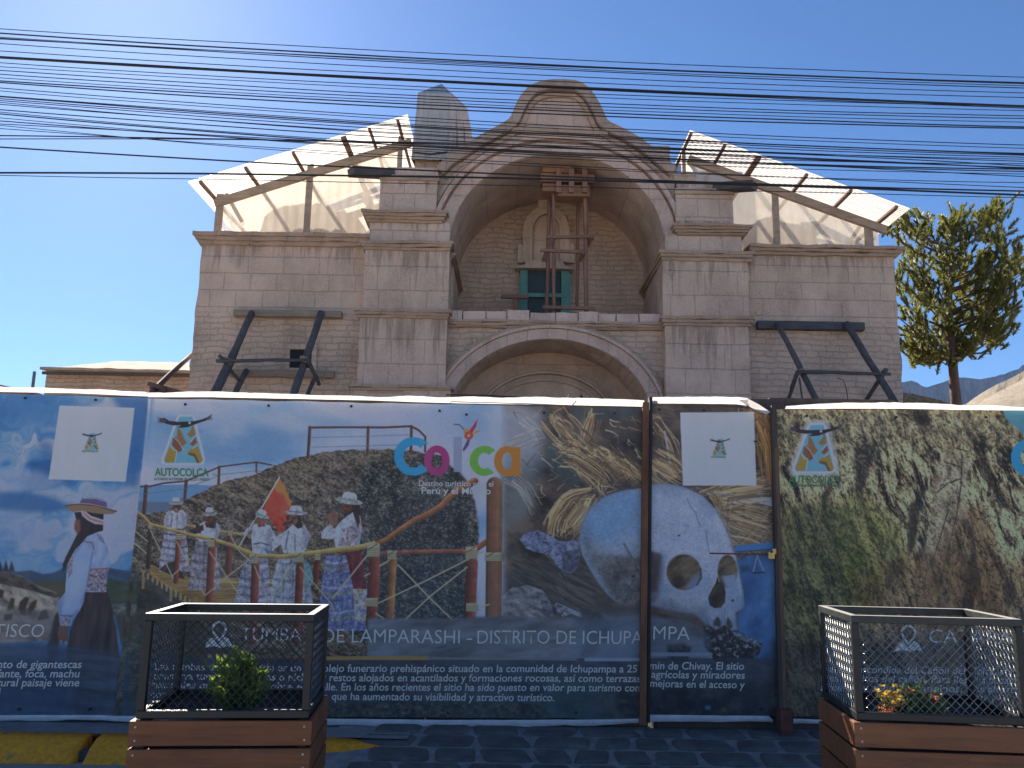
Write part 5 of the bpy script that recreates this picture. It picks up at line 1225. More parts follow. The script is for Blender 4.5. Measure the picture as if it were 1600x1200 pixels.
hem('top_hem', [(1018,631),(1080,631),(1150,632),(1166,636)], [9,10,10,12], BY-.004, bg_, m_hem, 3)
hem('top_hem', [(1225,640),(1300,639),(1400,639),(1500,641),(1620,642),(1750,643)], [4,8,9,7,4,4], BY, br_, m_hem, 4)
mb = MB(); q = [P(1150,622,6.58),P(1168,622.5,6.56),P(1186,632,6.52),P(1204,644,6.5),P(1197,647.5,6.5),P(1180,640,6.52),P(1164,632,6.56)]
mb.add(q, [(0,6,1),(1,6,5,2),(2,5,4,3)]); mb.build('loose_flap', m_hem, bg_, True)
hem('bottom_hem', [(-240,1116),(60,1116.5),(160,1116.5),(178,1117.5),(232,1118)], [9,9,8,9,9], BY, bl_, m_white, 5, .02, True)
hem('bottom_hem', [(232,1117.5),(500,1122),(700,1124),(900,1124),(1001,1122)], [9,10,11,10,7], BY-.006, bm_, m_white, 6, .02, True)
hem('bottom_hem', [(1012,1116),(1100,1117),(1200,1118),(1206,1123)], [11,10,9,5], BY-.004, bg_, m_white, 7, .02, True)
hem('bottom_hem', [(1238,1122),(1290,1124),(1400,1127),(1750,1129)], [8,7,9,9], BY, br_, m_white, 8, .02, True)
# grommets and wall screws of the cloth
for par, l in ((bm_, ((549,635),(687,642),(729,648),(290,632),(420,634),(850,645),(960,646),(988,700),(990,900),(300,1108),(700,1114),(900,1113))), (bl_, ((40,622),(150,625),(30,1108),(140,1108))), (br_, ((1260,650),(1400,652),(1540,652))), (bg_, ((1030,640),(1100,641),(1190,1108),(1030,1108))), (bg_, ((1180,690),))):
    for px, py in l:
        p = P(px, py, BY-.02); mb = MB(); mb.tube([(p.x,p.y,p.z),(p.x,p.y-.012,p.z)], .010, 10); mb.build('grommet', m_black, par)

# padlock on its hasp
m_brass = simple('worn_brass', (.62,.40,.12), .4, .3, 20, .2, .002, .7)
pl = empty('padlock', tuple(P(1205,868,6.52)), 'small brass padlock hanging at the edge of the gate', 'padlock')
a, c_ = P(1200,863.5,6.5), P(1210,873,6.5); mb = MB(); mb.gbox(a.x, c_.x, 6.49, 6.515, c_.z, a.z, .03, .001, 1); mb.build('lock_body', m_brass, pl)
mb = MB(); k = P(1205,864,6.502); mb.tube([k+Vector((.016*math.cos(R(x)),0,.022*math.sin(R(x)))) for x in range(0,181,20)], .0035, 6); mb.build('shackle', simple('steel_shackle', (.5,.5,.5), .3, .2, 10, 0, 0, .9), pl)
mb = MB(); a, c_ = P(1207,857.5,6.52), P(1213,866,6.52); mb.box(a.x, c_.x, 6.52, 6.53, c_.z, a.z); mb.build('hasp', m_brass, pl)

# ---------------------------------------------------------------- lettering
def mat_flat(name, col, rough=.55):
    return simple(name, col, rough, .1, 20, 0)
m_txt, m_txt2, m_grn, m_grn2 = mat_flat('pale_print_ink', (.74,.72,.68)), mat_flat('body_print_ink', (.72,.70,.66)), mat_flat('green_print_ink', (.07,.32,.13)), mat_flat('dull_green_ink', (.10,.24,.16))
def lettering(s_, x0, x1, yb0, cap, mat, par, Y, shear=0., bold=0., yb1=None, name='lettering', wide=None):
    cu_ = bpy.data.curves.new('type', 'FONT'); cu_.body = s_; cu_.size = 1; cu_.shear = shear; cu_.offset = bold; cu_.resolution_u = 3; cu_.fill_mode = 'FRONT'
    ob = bpy.data.objects.new('type', cu_); C.objects.link(ob)
    dg = bpy.context.evaluated_depsgraph_get(); me = bpy.data.meshes.new_from_object(ob.evaluated_get(dg))
    bpy.data.objects.remove(ob); bpy.data.curves.remove(cu_)
    n = len(me.vertices); co = np.empty(n*3, np.float32); me.vertices.foreach_get('co', co); co = co.reshape(-1, 3)
    u = (co[:,0]-co[:,0].min())/max(1e-6, co[:,0].max()-co[:,0].min()); v = co[:,1]/.714
    yb1 = yb0 if yb1 is None else yb1; out = np.empty((n, 3), np.float32)
    for i in range(n):
        p = P(x0+(x1-x0)*u[i], yb0+(yb1-yb0)*u[i]-cap*v[i], Y); out[i] = (p.x, Y-.0185+wrinkle(p.x, p.z), p.z)
    me.vertices.foreach_set('co', out.ravel()); me.materials.clear(); me.update()
    return link(name, me, mat, par)
S1 = .22
lettering('TISCO', -4, 72, 994.5, 21, m_txt, bl_, BY, .18, -.006, 995)
lettering('nto de gigantescas', -2, 130, 1043, 12.5, m_txt2, bl_, BY, S1, .012)
lettering('fante, foca, machu', -2, 127, 1057.5, 12.5, m_txt2, bl_, BY, S1, .012)
lettering('tural paisaje viene', -2, 126, 1071.5, 12.5, m_txt2, bl_, BY, S1, .012)
lettering('l', 1, 4, 1086, 12.5, m_txt2, bl_, BY, S1, .012)
Bm = BY-.006
lettering('TUMBA', 378, 472, 1000.5, 21, m_txt, bm_, Bm, .04, -.006, 1001)
lettering('DE LAMPARASHI', 505, 719, 1003, 22, m_txt, bm_, Bm, .03, -.006, 1005)
lettering('-', 729, 738, 1005, 22, m_txt, bm_, Bm, .03, -.01)
lettering('DISTRITO DE ICHUPA', 746, 1003, 1005, 21.5, m_txt, bm_, Bm, .03, -.006, 1006)
lettering('MPA', 1020, 1077, 998.5, 21.5, m_txt, bg_, BY-.004, .03, -.006, 999.5)
def row(s_, x0, x1, yb0, yb1, par, Y): lettering(s_, x0, x1, yb0, 12, m_txt2, par, Y, .1, .012, yb1)
row('Las tumbas de Lamparashi es un com', 243, 508, 1046, 1048.5, bm_, Bm)
row('plejo funerario prehispánico situado en la comunidad de Ichupampa a 25', 506, 995, 1049, 1050, bm_, Bm)
row('conserva tumbas colectivas o nichos', 241, 496, 1060.5, 1063, bm_, Bm)
row('y restos alojados en acantilados y formaciones rocosas, así como terrazas', 502, 1000, 1063.5, 1065, bm_, Bm)
row('naturales que se abren sobre el v', 239, 492, 1074.5, 1077.5, bm_, Bm)
row('alle. En los años recientes el sitio ha sido puesto en valor para turismo con', 503, 999, 1078, 1079.5, bm_, Bm)
row('con', 237, 262, 1089.5, 1090, bm_, Bm)
row('lo que ha aumentado su visibilidad y atractivo turístico.', 502, 866, 1092.5, 1095, bm_, Bm)
row('min de Chivay. El sitio', 1014, 1162, 1045, 1046, bg_, BY-.004)
row('agrícolas y miradores', 1017, 1163, 1058.5, 1060, bg_, BY-.004)
row('mejoras en el acceso y', 1015, 1163, 1072.5, 1075, bg_, BY-.004)
lettering('CATARATA', 1450, 1622, 1004, 22, m_txt, br_, BY, .03, -.006, 1006)
row('"La joya escondida del Cañón del Colca, ubicada', 1281, 1610, 1050, 1054, br_, BY); row('tres distritos del cañón. Para llegar a la catarata', 1281, 1614, 1064, 1068, br_, BY)
row('accesos y senderos andinos, nos alcanzará', 1281, 1612, 1078.5, 1082, br_, BY); row('o', 1283, 1290, 1096, 1096, br_, BY); row('la vertiente', 1530, 1612, 1098, 1098, br_, BY)
lettering('AUTOCOLCA', 243, 327, 743.5, 12.5, m_grn, bm_, Bm, 0, .02, 744.5); lettering('AUTORIDAD AUTÓNOMA DEL COLCA Y ANEXOS', 242, 328, 750.5, 4.4, m_grn2, bm_, Bm, 0, .012, 751.5)
lettering('AUTOCOLCA', 1231, 1311, 755, 12, m_grn, br_, BY, 0, .02, 755); lettering('AUTORIDAD AUTÓNOMA DEL COLCA Y ANEXOS', 1232, 1312, 761, 4.2, m_grn2, br_, BY, 0, .012)
lettering('AUTOCOLCA', 130, 155, 707, 3.6, m_grn, bl_, BY, 0, .02); lettering('AUTOCOLCA', 1110, 1133, 716, 3.6, m_grn, bg_, BY-.004, 0, .02)
lettering('Destino turístico para el', 655, 771, 759.5, 9, m_txt, bm_, Bm, 0, .012, 760.5)
lettering('Perú y el Mundo', 659, 767, 771.5, 10.5, m_txt, bm_, Bm, 0, .02, 772.5)
# map-pin emblems
def pin(cx, cy, par, Y, k=1.):
    mb = MB()
    def rp(l): return [(P(x,y,Y).x, Y-.018+wrinkle(P(x,y,Y).x,P(x,y,Y).z), P(x,y,Y).z) for x, y in l]
    n = 24; o_ = [(cx+12*k*math.cos(R(a)), cy-12*k*math.sin(R(a))) for a in np.linspace(-35,215,n)]; i_ = [(cx+8.5*k*math.cos(R(a)), cy-8.5*k*math.sin(R(a))) for a in np.linspace(-35,215,n)]
    mb.add(rp(o_+i_), [(j,j+1,n+j+1,n+j) for j in range(n-1)])
    mb.add(rp([(cx-10*k,cy+7*k),(cx-7*k,cy+5*k),(cx+1,cy+17*k),(cx-1,cy+20*k)]), [(0,1,2,3)]); mb.add(rp([(cx+10*k,cy+7*k),(cx+7*k,cy+5*k),(cx-1,cy+17*k),(cx+1,cy+20*k)]), [(3,2,1,0)])
    mb.add(rp([(cx-16*k,cy+15*k),(cx-8*k,cy+13*k),(cx-1,cy+23*k),(cx+8*k,cy+13*k),(cx+14*k,cy+15*k),(cx+22*k,cy+30*k),(cx+12*k,cy+27*k),(cx+2*k,cy+30*k),(cx-8*k,cy+27*k),(cx-24*k,cy+30*k)]), [(9,8,1,0),(8,7,2,1),(7,6,3,2),(6,5,4,3)])
    mb.build('map_emblem', m_txt, par)
pin(344, 982, bm_, Bm); pin(1418, 988, br_, BY)

# ================================================================== PLANTERS
def steel(name, col, glint, amt):
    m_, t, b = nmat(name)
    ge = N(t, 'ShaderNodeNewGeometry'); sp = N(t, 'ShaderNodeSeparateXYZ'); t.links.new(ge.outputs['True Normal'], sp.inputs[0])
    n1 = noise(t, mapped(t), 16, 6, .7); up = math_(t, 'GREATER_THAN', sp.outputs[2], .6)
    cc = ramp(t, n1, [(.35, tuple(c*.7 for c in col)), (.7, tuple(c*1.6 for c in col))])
    cc = mix(t, math_(t, 'MULTIPLY', up, amt), cc, glint)          # sunlit gleam painted as a pale colour on the upward faces
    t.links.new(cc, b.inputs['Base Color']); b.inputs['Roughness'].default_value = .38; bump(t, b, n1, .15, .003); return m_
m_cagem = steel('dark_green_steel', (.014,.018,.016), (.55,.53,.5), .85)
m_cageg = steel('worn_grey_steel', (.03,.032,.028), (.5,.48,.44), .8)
m_wire = simple('galvanised_wire', (.34,.34,.32), .38, .3, 30, 0, 0, .8)
m_wire_d = simple('dark_wire', (.10,.10,.10), .4, .3, 30, 0, 0, .7)
m_redw = wood('red_brown_plank', (.25,.085,.026), (.09,.03,.012), .55, 1., 0)
m_redw2 = wood('orange_brown_plank', (.28,.10,.032), (.11,.04,.016), .5, 1., 0)
m_soil = simple('potting_soil', (.03,.024,.02), .95, .5, 20, .8, .03)
m_liner = simple('liner_cloth', (.06,.065,.07), .85, .3, 8, .3)
def chain(x0, x1, y0, y1, z0, z1, pitch=.04, r=.0018, seed=0):
    """chain-link between two corners of a vertical face (x or y constant)"""
    mb = MB(); horiz = abs(x1-x0) > abs(y1-y0); L = abs(x1-x0) if horiz else abs(y1-y0); H = z1-z0
    def at(u, z, o_): return Vector((x0+(x1-x0)*u/L, y0+(y1-y0)*u/L, z)) + (Vector((0,o_,0)) if horiz else Vector((o_,0,0)))
    n = int((L+H)/pitch)+1
    for sgn in (1, -1):
        for k in range(n+1):
            u0 = k*pitch - (H if sgn > 0 else 0)
            pts = []; m_ = int(H/(pitch/2)); 
            for j in range(m_+1):
                z = j*H/m_; u = u0 + (z if sgn > 0 else -z)
                if 0 <= u <= L: pts.append(at(u + .0016*mnoise.noise(Vector((u*20,z*20,seed))), z0+z, (.0022 if j % 2 else -.0022)*sgn))
            if len(pts) > 1: mb.tube(pts, r, 4)
    return mb
def planter(label, fl, fr2, Yf, dep, mcage, mwire, mplank, seed, yaw):
    A, B_ = P(*fl, Yf), P(*fr2, Yf); zr_ = (A.z+B_.z)/2; x0, x1 = A.x, B_.x; y0, y1 = Yf, Yf+dep
    zc = P((fl[0]+fr2[0])/2, fl[1]+166, Yf).z; bw = .034
    root = empty('planter', ((x0+x1)/2, y0, 0), label, 'planter', 'caged planters by the hoarding')
    mb = MB()
    def bar(xa, xb, ya, yb, za, zb): mb.box(xa, xb, ya, yb, za, zb)
    for x in (x0, x1-bw):
        for y in (y0, y1-bw): bar(x, x+bw, y, y+bw, zc+bw, zr_-bw)
    def hoop(z):
        bar(x0, x1, y0, y0+bw, z, z+bw); bar(x0, x1, y1-bw, y1, z, z+bw); bar(x0, x0+bw, y0+bw, y1-bw, z, z+bw); bar(x1-bw, x1, y0+bw, y1-bw, z, z+bw)
    hoop(zc); o = mb.build('cage_frame', m_black, root); bv = o.modifiers.new('bevel', 'BEVEL'); bv.width = .003; bv.segments = 2
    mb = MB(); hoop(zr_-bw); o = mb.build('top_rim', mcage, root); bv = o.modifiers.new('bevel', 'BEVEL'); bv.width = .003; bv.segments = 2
    q = bw*.5
    for a in ((x0+bw,x1-bw,y0+q,y0+q),(x0+bw,x1-bw,y1-q,y1-q),(x0+q,x0+q,y0+bw,y1-bw),(x1-q,x1-q,y0+bw,y1-bw)):
        chain(*a, zc+bw, zr_-bw, seed=seed).build('wire_mesh', mwire, root)
    # timber box: boards with gaps on corner posts
    zt = zc - .006; ph, gap = .108, .012; e = .02; z = zt; n = 0; th = .022
    while z > .0:
        zb = max(-.075, z-ph)
        for (xa, xb, ya, yb) in ((x0-e,x1+e,y0-e,y0-e+th),(x0-e,x1+e,y1+e-th,y1+e),(x0-e,x0-e+th,y0-e+th+.001,y1+e-th-.001),(x1+e-th,x1+e,y0-e+th+.001,y1+e-th-.001)):
            mb = MB(); mb.gbox(xa, xb, ya, yb, zb, z, .12, .0015, seed+n); pk = mb.build('plank', mplank, root); bv = pk.modifiers.new('bevel', 'BEVEL'); bv.width = .004; bv.segments = 2; bv.limit_method = 'ANGLE'
            if ya < y0 and xa < x0 and n < 3 and xb > x1:
                for sx in (x0+.01, x0+.012, x1-.014, x1-.01):
                    sz = z-.025 if sx in (x0+.01, x1-.014) else z-ph+.025
                    s2 = MB(); s2.tube([(sx,ya-.003,sz),(sx,ya+.004,sz)], .0055, 8); s2.build('screw', m_wire, pk)
        z = zb-gap; n += 1
    mb = MB()
    for x in (x0+.004, x1-.044):
        for y in (y0+.004, y1-.044): mb.box(x, x+.04, y, y+.04, -.075, zt-.005)
    mb.build('corner_post', m_liner, root)
    mb = MB(); mb.box(x0+.05, x1-.05, y0+.05, y1-.05, -.07, zc-.02)
    mb.build('liner', m_liner, root)
    mb = MB(); pave_strip(mb, x0+.05, x1-.05, y0+.05, zc-.015, y1-.05, zc+.0, 24, 16, .03, seed); mb.build('soil', m_soil, root, True)
    root.rotation_euler = (0, 0, yaw)
    return root, (x0, x1, y0, y1, zc, zr_)
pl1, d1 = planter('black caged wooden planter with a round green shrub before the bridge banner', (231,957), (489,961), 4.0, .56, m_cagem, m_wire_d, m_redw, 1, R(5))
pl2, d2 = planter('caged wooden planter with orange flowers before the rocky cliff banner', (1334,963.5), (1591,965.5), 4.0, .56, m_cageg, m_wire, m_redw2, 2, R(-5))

# plants in them
def leafmat(name, c1, c2, trans=.35):
    m_, t, b = nmat(name)
    oi = N(t, 'ShaderNodeNewGeometry'); n1 = noise(t, mapped(t), 26, 2)
    cc = ramp(t, oi.outputs['Random Per Island'], [(0, c2), (1, c1)])
    t.links.new(cc, b.inputs['Base Color']); b.inputs['Roughness'].default_value = .5
    tr = N(t, 'ShaderNodeBsdfTranslucent'); t.links.new(mix(t, .5, cc, tuple(min(1, c*2.2) for c in c1)), tr.inputs[0])
    mx = N(t, 'ShaderNodeMixShader'); mx.inputs[0].default_value = trans
    t.links.new(b.outputs[0], mx.inputs[1]); t.links.new(tr.outputs[0], mx.inputs[2]); t.links.new(mx.outputs[0], t.nodes['Material Output'].inputs[0]); return m_
def leaf(mb, p, d, L, W, g):
    d = d.normalized(); s_ = d.cross(Vector((g.uniform(-1,1),g.uniform(-1,1),g.uniform(-1,1)))).normalized(); n_ = d.cross(s_)
    m_ = p + d*L*.5 + n_*L*.08; e = p + d*L
    mb.add([p, m_+s_*W/2, e, m_-s_*W/2, m_ - n_*L*.06], [(0,4,1),(1,4,2),(2,4,3),(3,4,0)])
def shrub(label, name, center, rx, rz, nst, nlf, mats, size, seed, cat='shrub'):
    g = random.Random(seed); root = empty(name, (center.x, center.y, center.z-rz), label, cat)
    st, lv = MB(), MB()
    for i in range(nst):
        a = g.uniform(0, 6.28); el_ = g.uniform(.05, 1.5); rr = g.choice((g.uniform(.5,.95), g.uniform(.7,1.28)))
        tip = center + Vector((math.cos(a)*math.cos(el_)*rx, math.sin(a)*math.cos(el_)*rx*.8, math.sin(el_)*rz*1.0))*rr - Vector((0,0,rz*.25))
        base = Vector((center.x+g.uniform(-.02,.02), center.y+g.uniform(-.02,.02), center.z-rz))
        mid = base.lerp(tip, .5)+Vector((0,0,.02)); st.tube([base, mid, tip], .003, 5, .0015)
        for k in range(nlf):
            p = base.lerp(tip, g.uniform(.35, 1.02)) + Vector((g.gauss(0,1),g.gauss(0,1),g.gauss(0,1)))*.018
            leaf(lv, p, (p-base).normalized()+Vector((g.gauss(0,.6),g.gauss(0,.6),g.gauss(0,.4)+.3)), size*g.uniform(.7,1.3), size*.6, g)
    st.build('stem', mats[0], root); lv.build('foliage', mats[1], root); return root, g
m_stem = simple('green_stem', (.10,.12,.04), .7, .3, 10, 0)
sh, g = shrub('round green shrub with yellow-green tips inside the left planter', 'shrub', P(374,1068,4.28), .135, .16, 74, 30, (m_stem, leafmat('shrub_leaf', (.17,.25,.035), (.035,.085,.015))), .034, 3)
c_ = P(1410,1103,4.2)
fp, g = shrub('low flowering plant with orange and yellow blooms in the right planter', 'flowering_plant', P(1422,1108,4.2), .17, .10, 50, 16, (m_stem, leafmat('succulent_leaf', (.09,.15,.035), (.04,.08,.02))), .04, 5, 'flower')
def blooms(par, name, spots, mat, g, n=9, s_=.018):
    for cx, cy, Yq, rr in spots:
        mb = MB(); c0 = P(cx, cy, Yq)
        for i in range(n):
            p = c0 + Vector((g.gauss(0,rr),g.gauss(0,rr),g.gauss(0,rr*.6)))
            for k in range(5):
                a = k*1.2566+g.random(); leaf(mb, p, Vector((math.cos(a),math.sin(a),.55)), s_, s_*.8, g)
        mb.build(name, mat, par)
blooms(fp, 'flower_cluster', ((1388,1086,4.15,.025),(1400,1094,4.13,.028),(1408,1082,4.18,.026),(1394,1100,4.12,.024)), leafmat('yellow_petal', (.72,.42,.05), (.55,.22,.03)), g, 16)
blooms(fp, 'flower_cluster', ((1386,1112,4.1,.02),(1416,1084,4.18,.018)), leafmat('orange_petal', (.66,.20,.03), (.55,.10,.03)), g, 14)
blooms(fp, 'flower_cluster', ((1455,1090,4.2,.022),(1449,1096,4.2,.014)), leafmat('red_petal', (.62,.08,.07), (.5,.05,.06)), g, 14)
dr, g = shrub('small dried tuft at the right end of the right planter', 'dry_plant', P(1588,1112,4.25), .07, .07, 26, 12, (m_stem, leafmat('dry_leaf', (.42,.32,.2), (.25,.17,.1), .2)), .04, 8, 'dry plant')

# ================================================================== OVERHEAD CABLES
m_cable = simple('black_cable', (.012,.012,.014), .45, .2, 10, 0)
CAB = [(45,89,120.5,1.7),(52,98.5,129.5,3.0),(60,106,137.5,2.0),(61,100.5,131,1.8),(68,115,145.5,1.7),(80,124,152.5,1.7),(89,132,166,4.6),(91,134.5,169,2.0),(98,142,165.5,1.7),(110,156,181,1.9),(116,161,185,1.9),
       (126,170,198,2.6),(129,176,200.5,2.6),(137.5,192.5,226.5,1.8),(151,206,240,2.6),(154,208.5,243,2.0),(157,213,246,1.8),(163,218,252,1.8),(171,226,262,2.2),(178,237,265,2.6),(189,240,268,2.2),(194,235,276,1.8),(201,254,293,1.6),
       (212,229,264,2.6),(217,226,259,2.0),(230,273,299,3.2),(270,279,305,4.0),(274,290,309,1.6),(150,203.5,241.5,1.6),(175,234,256,1.6),(58,103,134,1.5),(104,147,173,1.5),(122,166,191,1.5),(142,197,232,1.5),(160,220,249,1.6),(184,244,272,1.5),(196,258,285,1.5)]
order = sorted(range(len(CAB)), key=lambda i: CAB[i][0])
ords = 'first second third fourth fifth sixth seventh eighth ninth tenth eleventh twelfth thirteenth fourteenth fifteenth sixteenth seventeenth eighteenth nineteenth twentieth'.split()
ords += ['twenty-'+s for s in ords[:9]] + ['thirtieth'] + ['thirty-'+s for s in ords[:7]]
for rank, i in enumerate(order):
    yl, ym, yr, wd = CAB[i]; g = random.Random(i)
    Yc = 6.3 + (i % 5)*.12
    a2 = (yl+yr-2*ym)/2; b2 = (yr-yl)/2
    pts = []
    for k in range(-9, 42):
        px = k*50; u = (px-800)/800; py = ym + b2*u + a2*u*u*(1 if abs(u) < 1.05 else 1) + .8*mnoise.noise(Vector((px*.0035, i*3.3, 0.)))
        pts.append(P(px, py, Yc))
    mb = MB(); mb.tube(pts, wd*.40*Yc/F, 6)
    kind_ = 'thick' if wd >= 3 else ('medium' if wd >= 2.2 else 'thin')
    o = mb.build('cable', m_cable, None, True, loc=tuple(pts[25]))
    tag(o, f'{kind_} black overhead cable, {ords[rank]} from the top at the left edge', 'cable', 'overhead cables crossing the street')

# ================================================================== THINGS BEHIND THE HOARDING
m_iron = simple('green_black_iron', (.03,.035,.033), .5, .3, 10, .2, .003, .5)
fin = empty('gate_finial', (P(908,700,12).x, 12, .03), 'dark iron spear finial rising behind the hoarding before the portal', 'finial')
mb = MB(); mb.tube([(P(908,640,12).x,12,.03), P(908.5,628,12)], .03, 8); mb.build('rod', m_iron, fin)
mb = MB(); k = P(908.5,629,12); mb.tube([k, k+Vector((0,0,.015)), k+Vector((0,0,.045)), k+Vector((0,0,.075)), k+Vector((0,0,.12))], .03, 8)
for i, rr in enumerate((.6,1.0,1.9,1.0,.15)):
    for j in range(8):
        v = Vector(mb.v[i*8+j]); c0 = Vector((k.x,k.y,v.z)); mb.v[i*8+j] = tuple(c0+(v-c0)*rr)
mb.build('spear_head', m_iron, fin, True)

# low stone building at the left
hb = empty('stone_building', (P(180,600,28).x, 28, 0), 'long low stone building with a pale sunlit roof left of the church', 'building')
xa, xb = P(71,600,28).x, P(330,600,28).x; ze = P(180,580,28).z
mb = MB(); mb.gbox(xa, xb, 28, 35, 0, ze+.1, .35, .035, 4); mb.build('wall', m_rubble, hb)
m_thatch, t, b = nmat('pale_stone_roof'); n1 = noise(t, mapped(t, (1,3,3)), 5, 7, .7)
t.links.new(ramp(t, n1, [(.3, (.28,.23,.17)), (.65, (.5,.43,.33))]), b.inputs['Base Color']); b.inputs['Roughness'].default_value = .95; bump(t, b, n1, .8, .06)
mb = MB(); nx = 60; e0 = P(62,577,27.6); e1 = P(330,583.5,27.6); rdg = 31.2
for j in range(7):
    v = j/6
    for i in range(nx+1):
        u = i/nx; x = e0.x+(e1.x-e0.x)*u; hip = min(1, u/.13)
        zt = P(100+u*200, 566+u*5, rdg).z; z0 = e0.z+(e1.z-e0.z)*u; v2 = v*(.08+.92*hip) if u < .13 else v
        mb.v.append((x, 27.6+(rdg-27.6)*v, z0+(zt-z0)*v2 + .03*mnoise.noise(Vector((x*2,v*5,1)))))
for j in range(6):
    for i in range(nx):
        a = j*(nx+1)+i; mb.f.append((a, a+1, a+nx+2, a+nx+1))
o = mb.build('roof', m_thatch, hb); sd_ = o.modifiers.new('thick', 'SOLIDIFY'); sd_.thickness = .09; sd_.offset = 1
mb = MB(); mb.box(xa+.05, xb, 27.62, 27.7, e0.z-.16, e0.z-.06); mb.build('eave_board', m_board, hb)
pol = empty('pole', (P(52,600,24).x, 24, 0), 'short bluish pole standing left of the low stone building', 'pole')
mb = MB(); a = P(54,580.5,24); mb.tube([(P(51,612,24).x,24,0),(a.x,a.y,a.z)], .05, 8, .045); mb.build('shaft', simple('blue_grey_paint', (.12,.13,.17), .6, .3, 9, .2), pol)
hh = empty('house', (P(-40,610,40).x, 40, 0), 'small house with a low reddish roof at the far left edge', 'house')
m_tile = simple('rusty_roof', (.30,.14,.08), .85, .4, 6, .4, .03)
a, c_, d_ = P(-90,596,40), P(0,601,40), P(56,613,40)
mb = MB(); mb.prism([(a.x,a.z-1.2),(a.x,a.z),(c_.x,c_.z),(d_.x,d_.z),(d_.x,d_.z-.3)], 40, 44); mb.build('roof', m_tile, hh)
mb = MB(); mb.gbox(a.x, d_.x-.6, 40.3, 43.7, 0, d_.z-.15, .6, .02, 2); mb.build('wall', m_rubble, hh)

# ---------------------------------------------------------------- pine tree
YTREE = 27.0
m_bark = simple('pine_bark', (.16,.105,.075), .95, .5, 6, .9, .05, 0, (1,1,.3))
m_need = leafmat('pine_needles', (.21,.20,.045), (.065,.10,.028), .42)
foot = P(1497,640,YTREE); tree = empty('pine_tree', (foot.x, YTREE, 0), 'bushy pine tree with upright brush-like shoots right of the church', 'tree')
trunk_px = [(1494,632),(1490,590),(1487,545),(1484,500),(1483,455),(1487,410),(1489,372),(1490,350)]
mb = MB(); tp = [Vector((foot.x+.1, YTREE, -.1))]+[P(x,y,YTREE) for x, y in trunk_px]
mb.tube(tp, .19, 10, .035, .12, 3); mb.build('trunk', m_bark, tree, True)
g = random.Random(21)
TS = YTREE/F
def shoot(nd, wd, p, d, L, W):
    """bottle-brush shoot: a stem with needles all round"""
    d = d.normalized(); a = d.cross(Vector((.3,.8,.1))).normalized(); b_ = d.cross(a)
    n_ = int(70*L/.6)+18
    for i in range(n_):
        t_ = i/n_; q = p+d*L*t_; an = g.uniform(0,6.28); o_ = a*math.cos(an)+b_*math.sin(an)
        e = q + (o_*g.uniform(.6,1)+d*g.uniform(.5,1.2)).normalized()*W*(1.05-.45*t_)*g.uniform(.75,1.2)
        s_ = d.cross(o_).normalized()*.024
        nd.add([q-s_, q+s_, e], [(0,1,2)])
    wd.tube([p, p+d*L*.85], .018, 4, .008)
# leaders named after the outline in the photograph, limbs run from the trunk to them
tips = [(1384,362),(1396,352),(1408,345),(1426,352),(1440,372),(1424,392),(1478,362),(1490,340),(1493,356),(1512,372),(1548,352),(1556,340),(1568,327),(1540,345),
        (1562,372),(1560,392),(1580,402),(1590,418),(1602,412),(1598,430),(1584,440),(1588,455),(1572,462),(1576,482),(1560,500),(1578,500),(1566,520),(1552,512),(1570,535),(1548,534),(1530,528),(1522,545),(1512,558),
        (1440,566),(1452,555),(1478,562),(1470,568),(1424,552),(1412,540),(1430,535),(1414,515),(1404,500),(1406,470),(1412,450),(1400,438),(1430,415),(1432,440),(1440,470),(1436,500),(1450,520),
        (1456,420),(1462,450),(1465,480),(1470,510),(1480,530),(1500,540),(1500,510),(1505,480),(1510,450),(1512,420),(1530,410),(1535,440),(1538,470),(1530,500),(1545,420),(1555,445),(1552,475),(1480,430),(1490,400),(1470,405)]
limb, nd, wd = MB(), MB(), MB()
for tx_, ty_ in tips:
    inner = abs(tx_-1487) < 45 and 400 < ty_ < 530
    Yt = YTREE + g.uniform(-1.5,1.5)*(1.25 if inner else .8)
    tip = P(tx_, ty_ - 4, Yt)
    fy = min(555, max(365, ty_ + 12 + abs(tx_-1487)*.42)); base = P(1486, fy, YTREE)
    mid = base.lerp(tip, .55) - Vector((0,0,.22))
    limb.tube([base, mid, tip], .05, 5, .015)
    nsh = g.randint(8, 12)
    for k in range(nsh):
        t_ = g.uniform(.62, 1.0) if not inner else g.uniform(.3, 1.0); p = (base.lerp(mid, t_*2) if t_ < .5 else mid.lerp(tip, t_*2-1)) + Vector((g.gauss(0,.2),g.gauss(0,.4),g.gauss(0,.13)))*(.5+.5*t_)
        d = (tip-base).normalized()*.5 + Vector((g.gauss(0,.45),g.gauss(0,.45),.75+g.gauss(0,.3)))
        shoot(nd, wd, p, d, g.uniform(.3,.62), .2)
    up = Vector((.12*(1 if tx_ > 1487 else -1)+g.gauss(0,.15), g.gauss(0,.2), 1.0 if ty_ < 480 else .25))
    [shoot(nd, wd, tip-up.normalized()*.3 + Vector((g.gauss(0,.16),g.gauss(0,.2),g.gauss(0,.12))), up+Vector((g.gauss(0,.25),g.gauss(0,.25),0)), g.uniform(.5,.85), .17) for _ in range(3)]
limb.build('limb', m_bark, tree, True); wd.build('twig', m_bark, tree); nd.build('crown', m_need, tree)

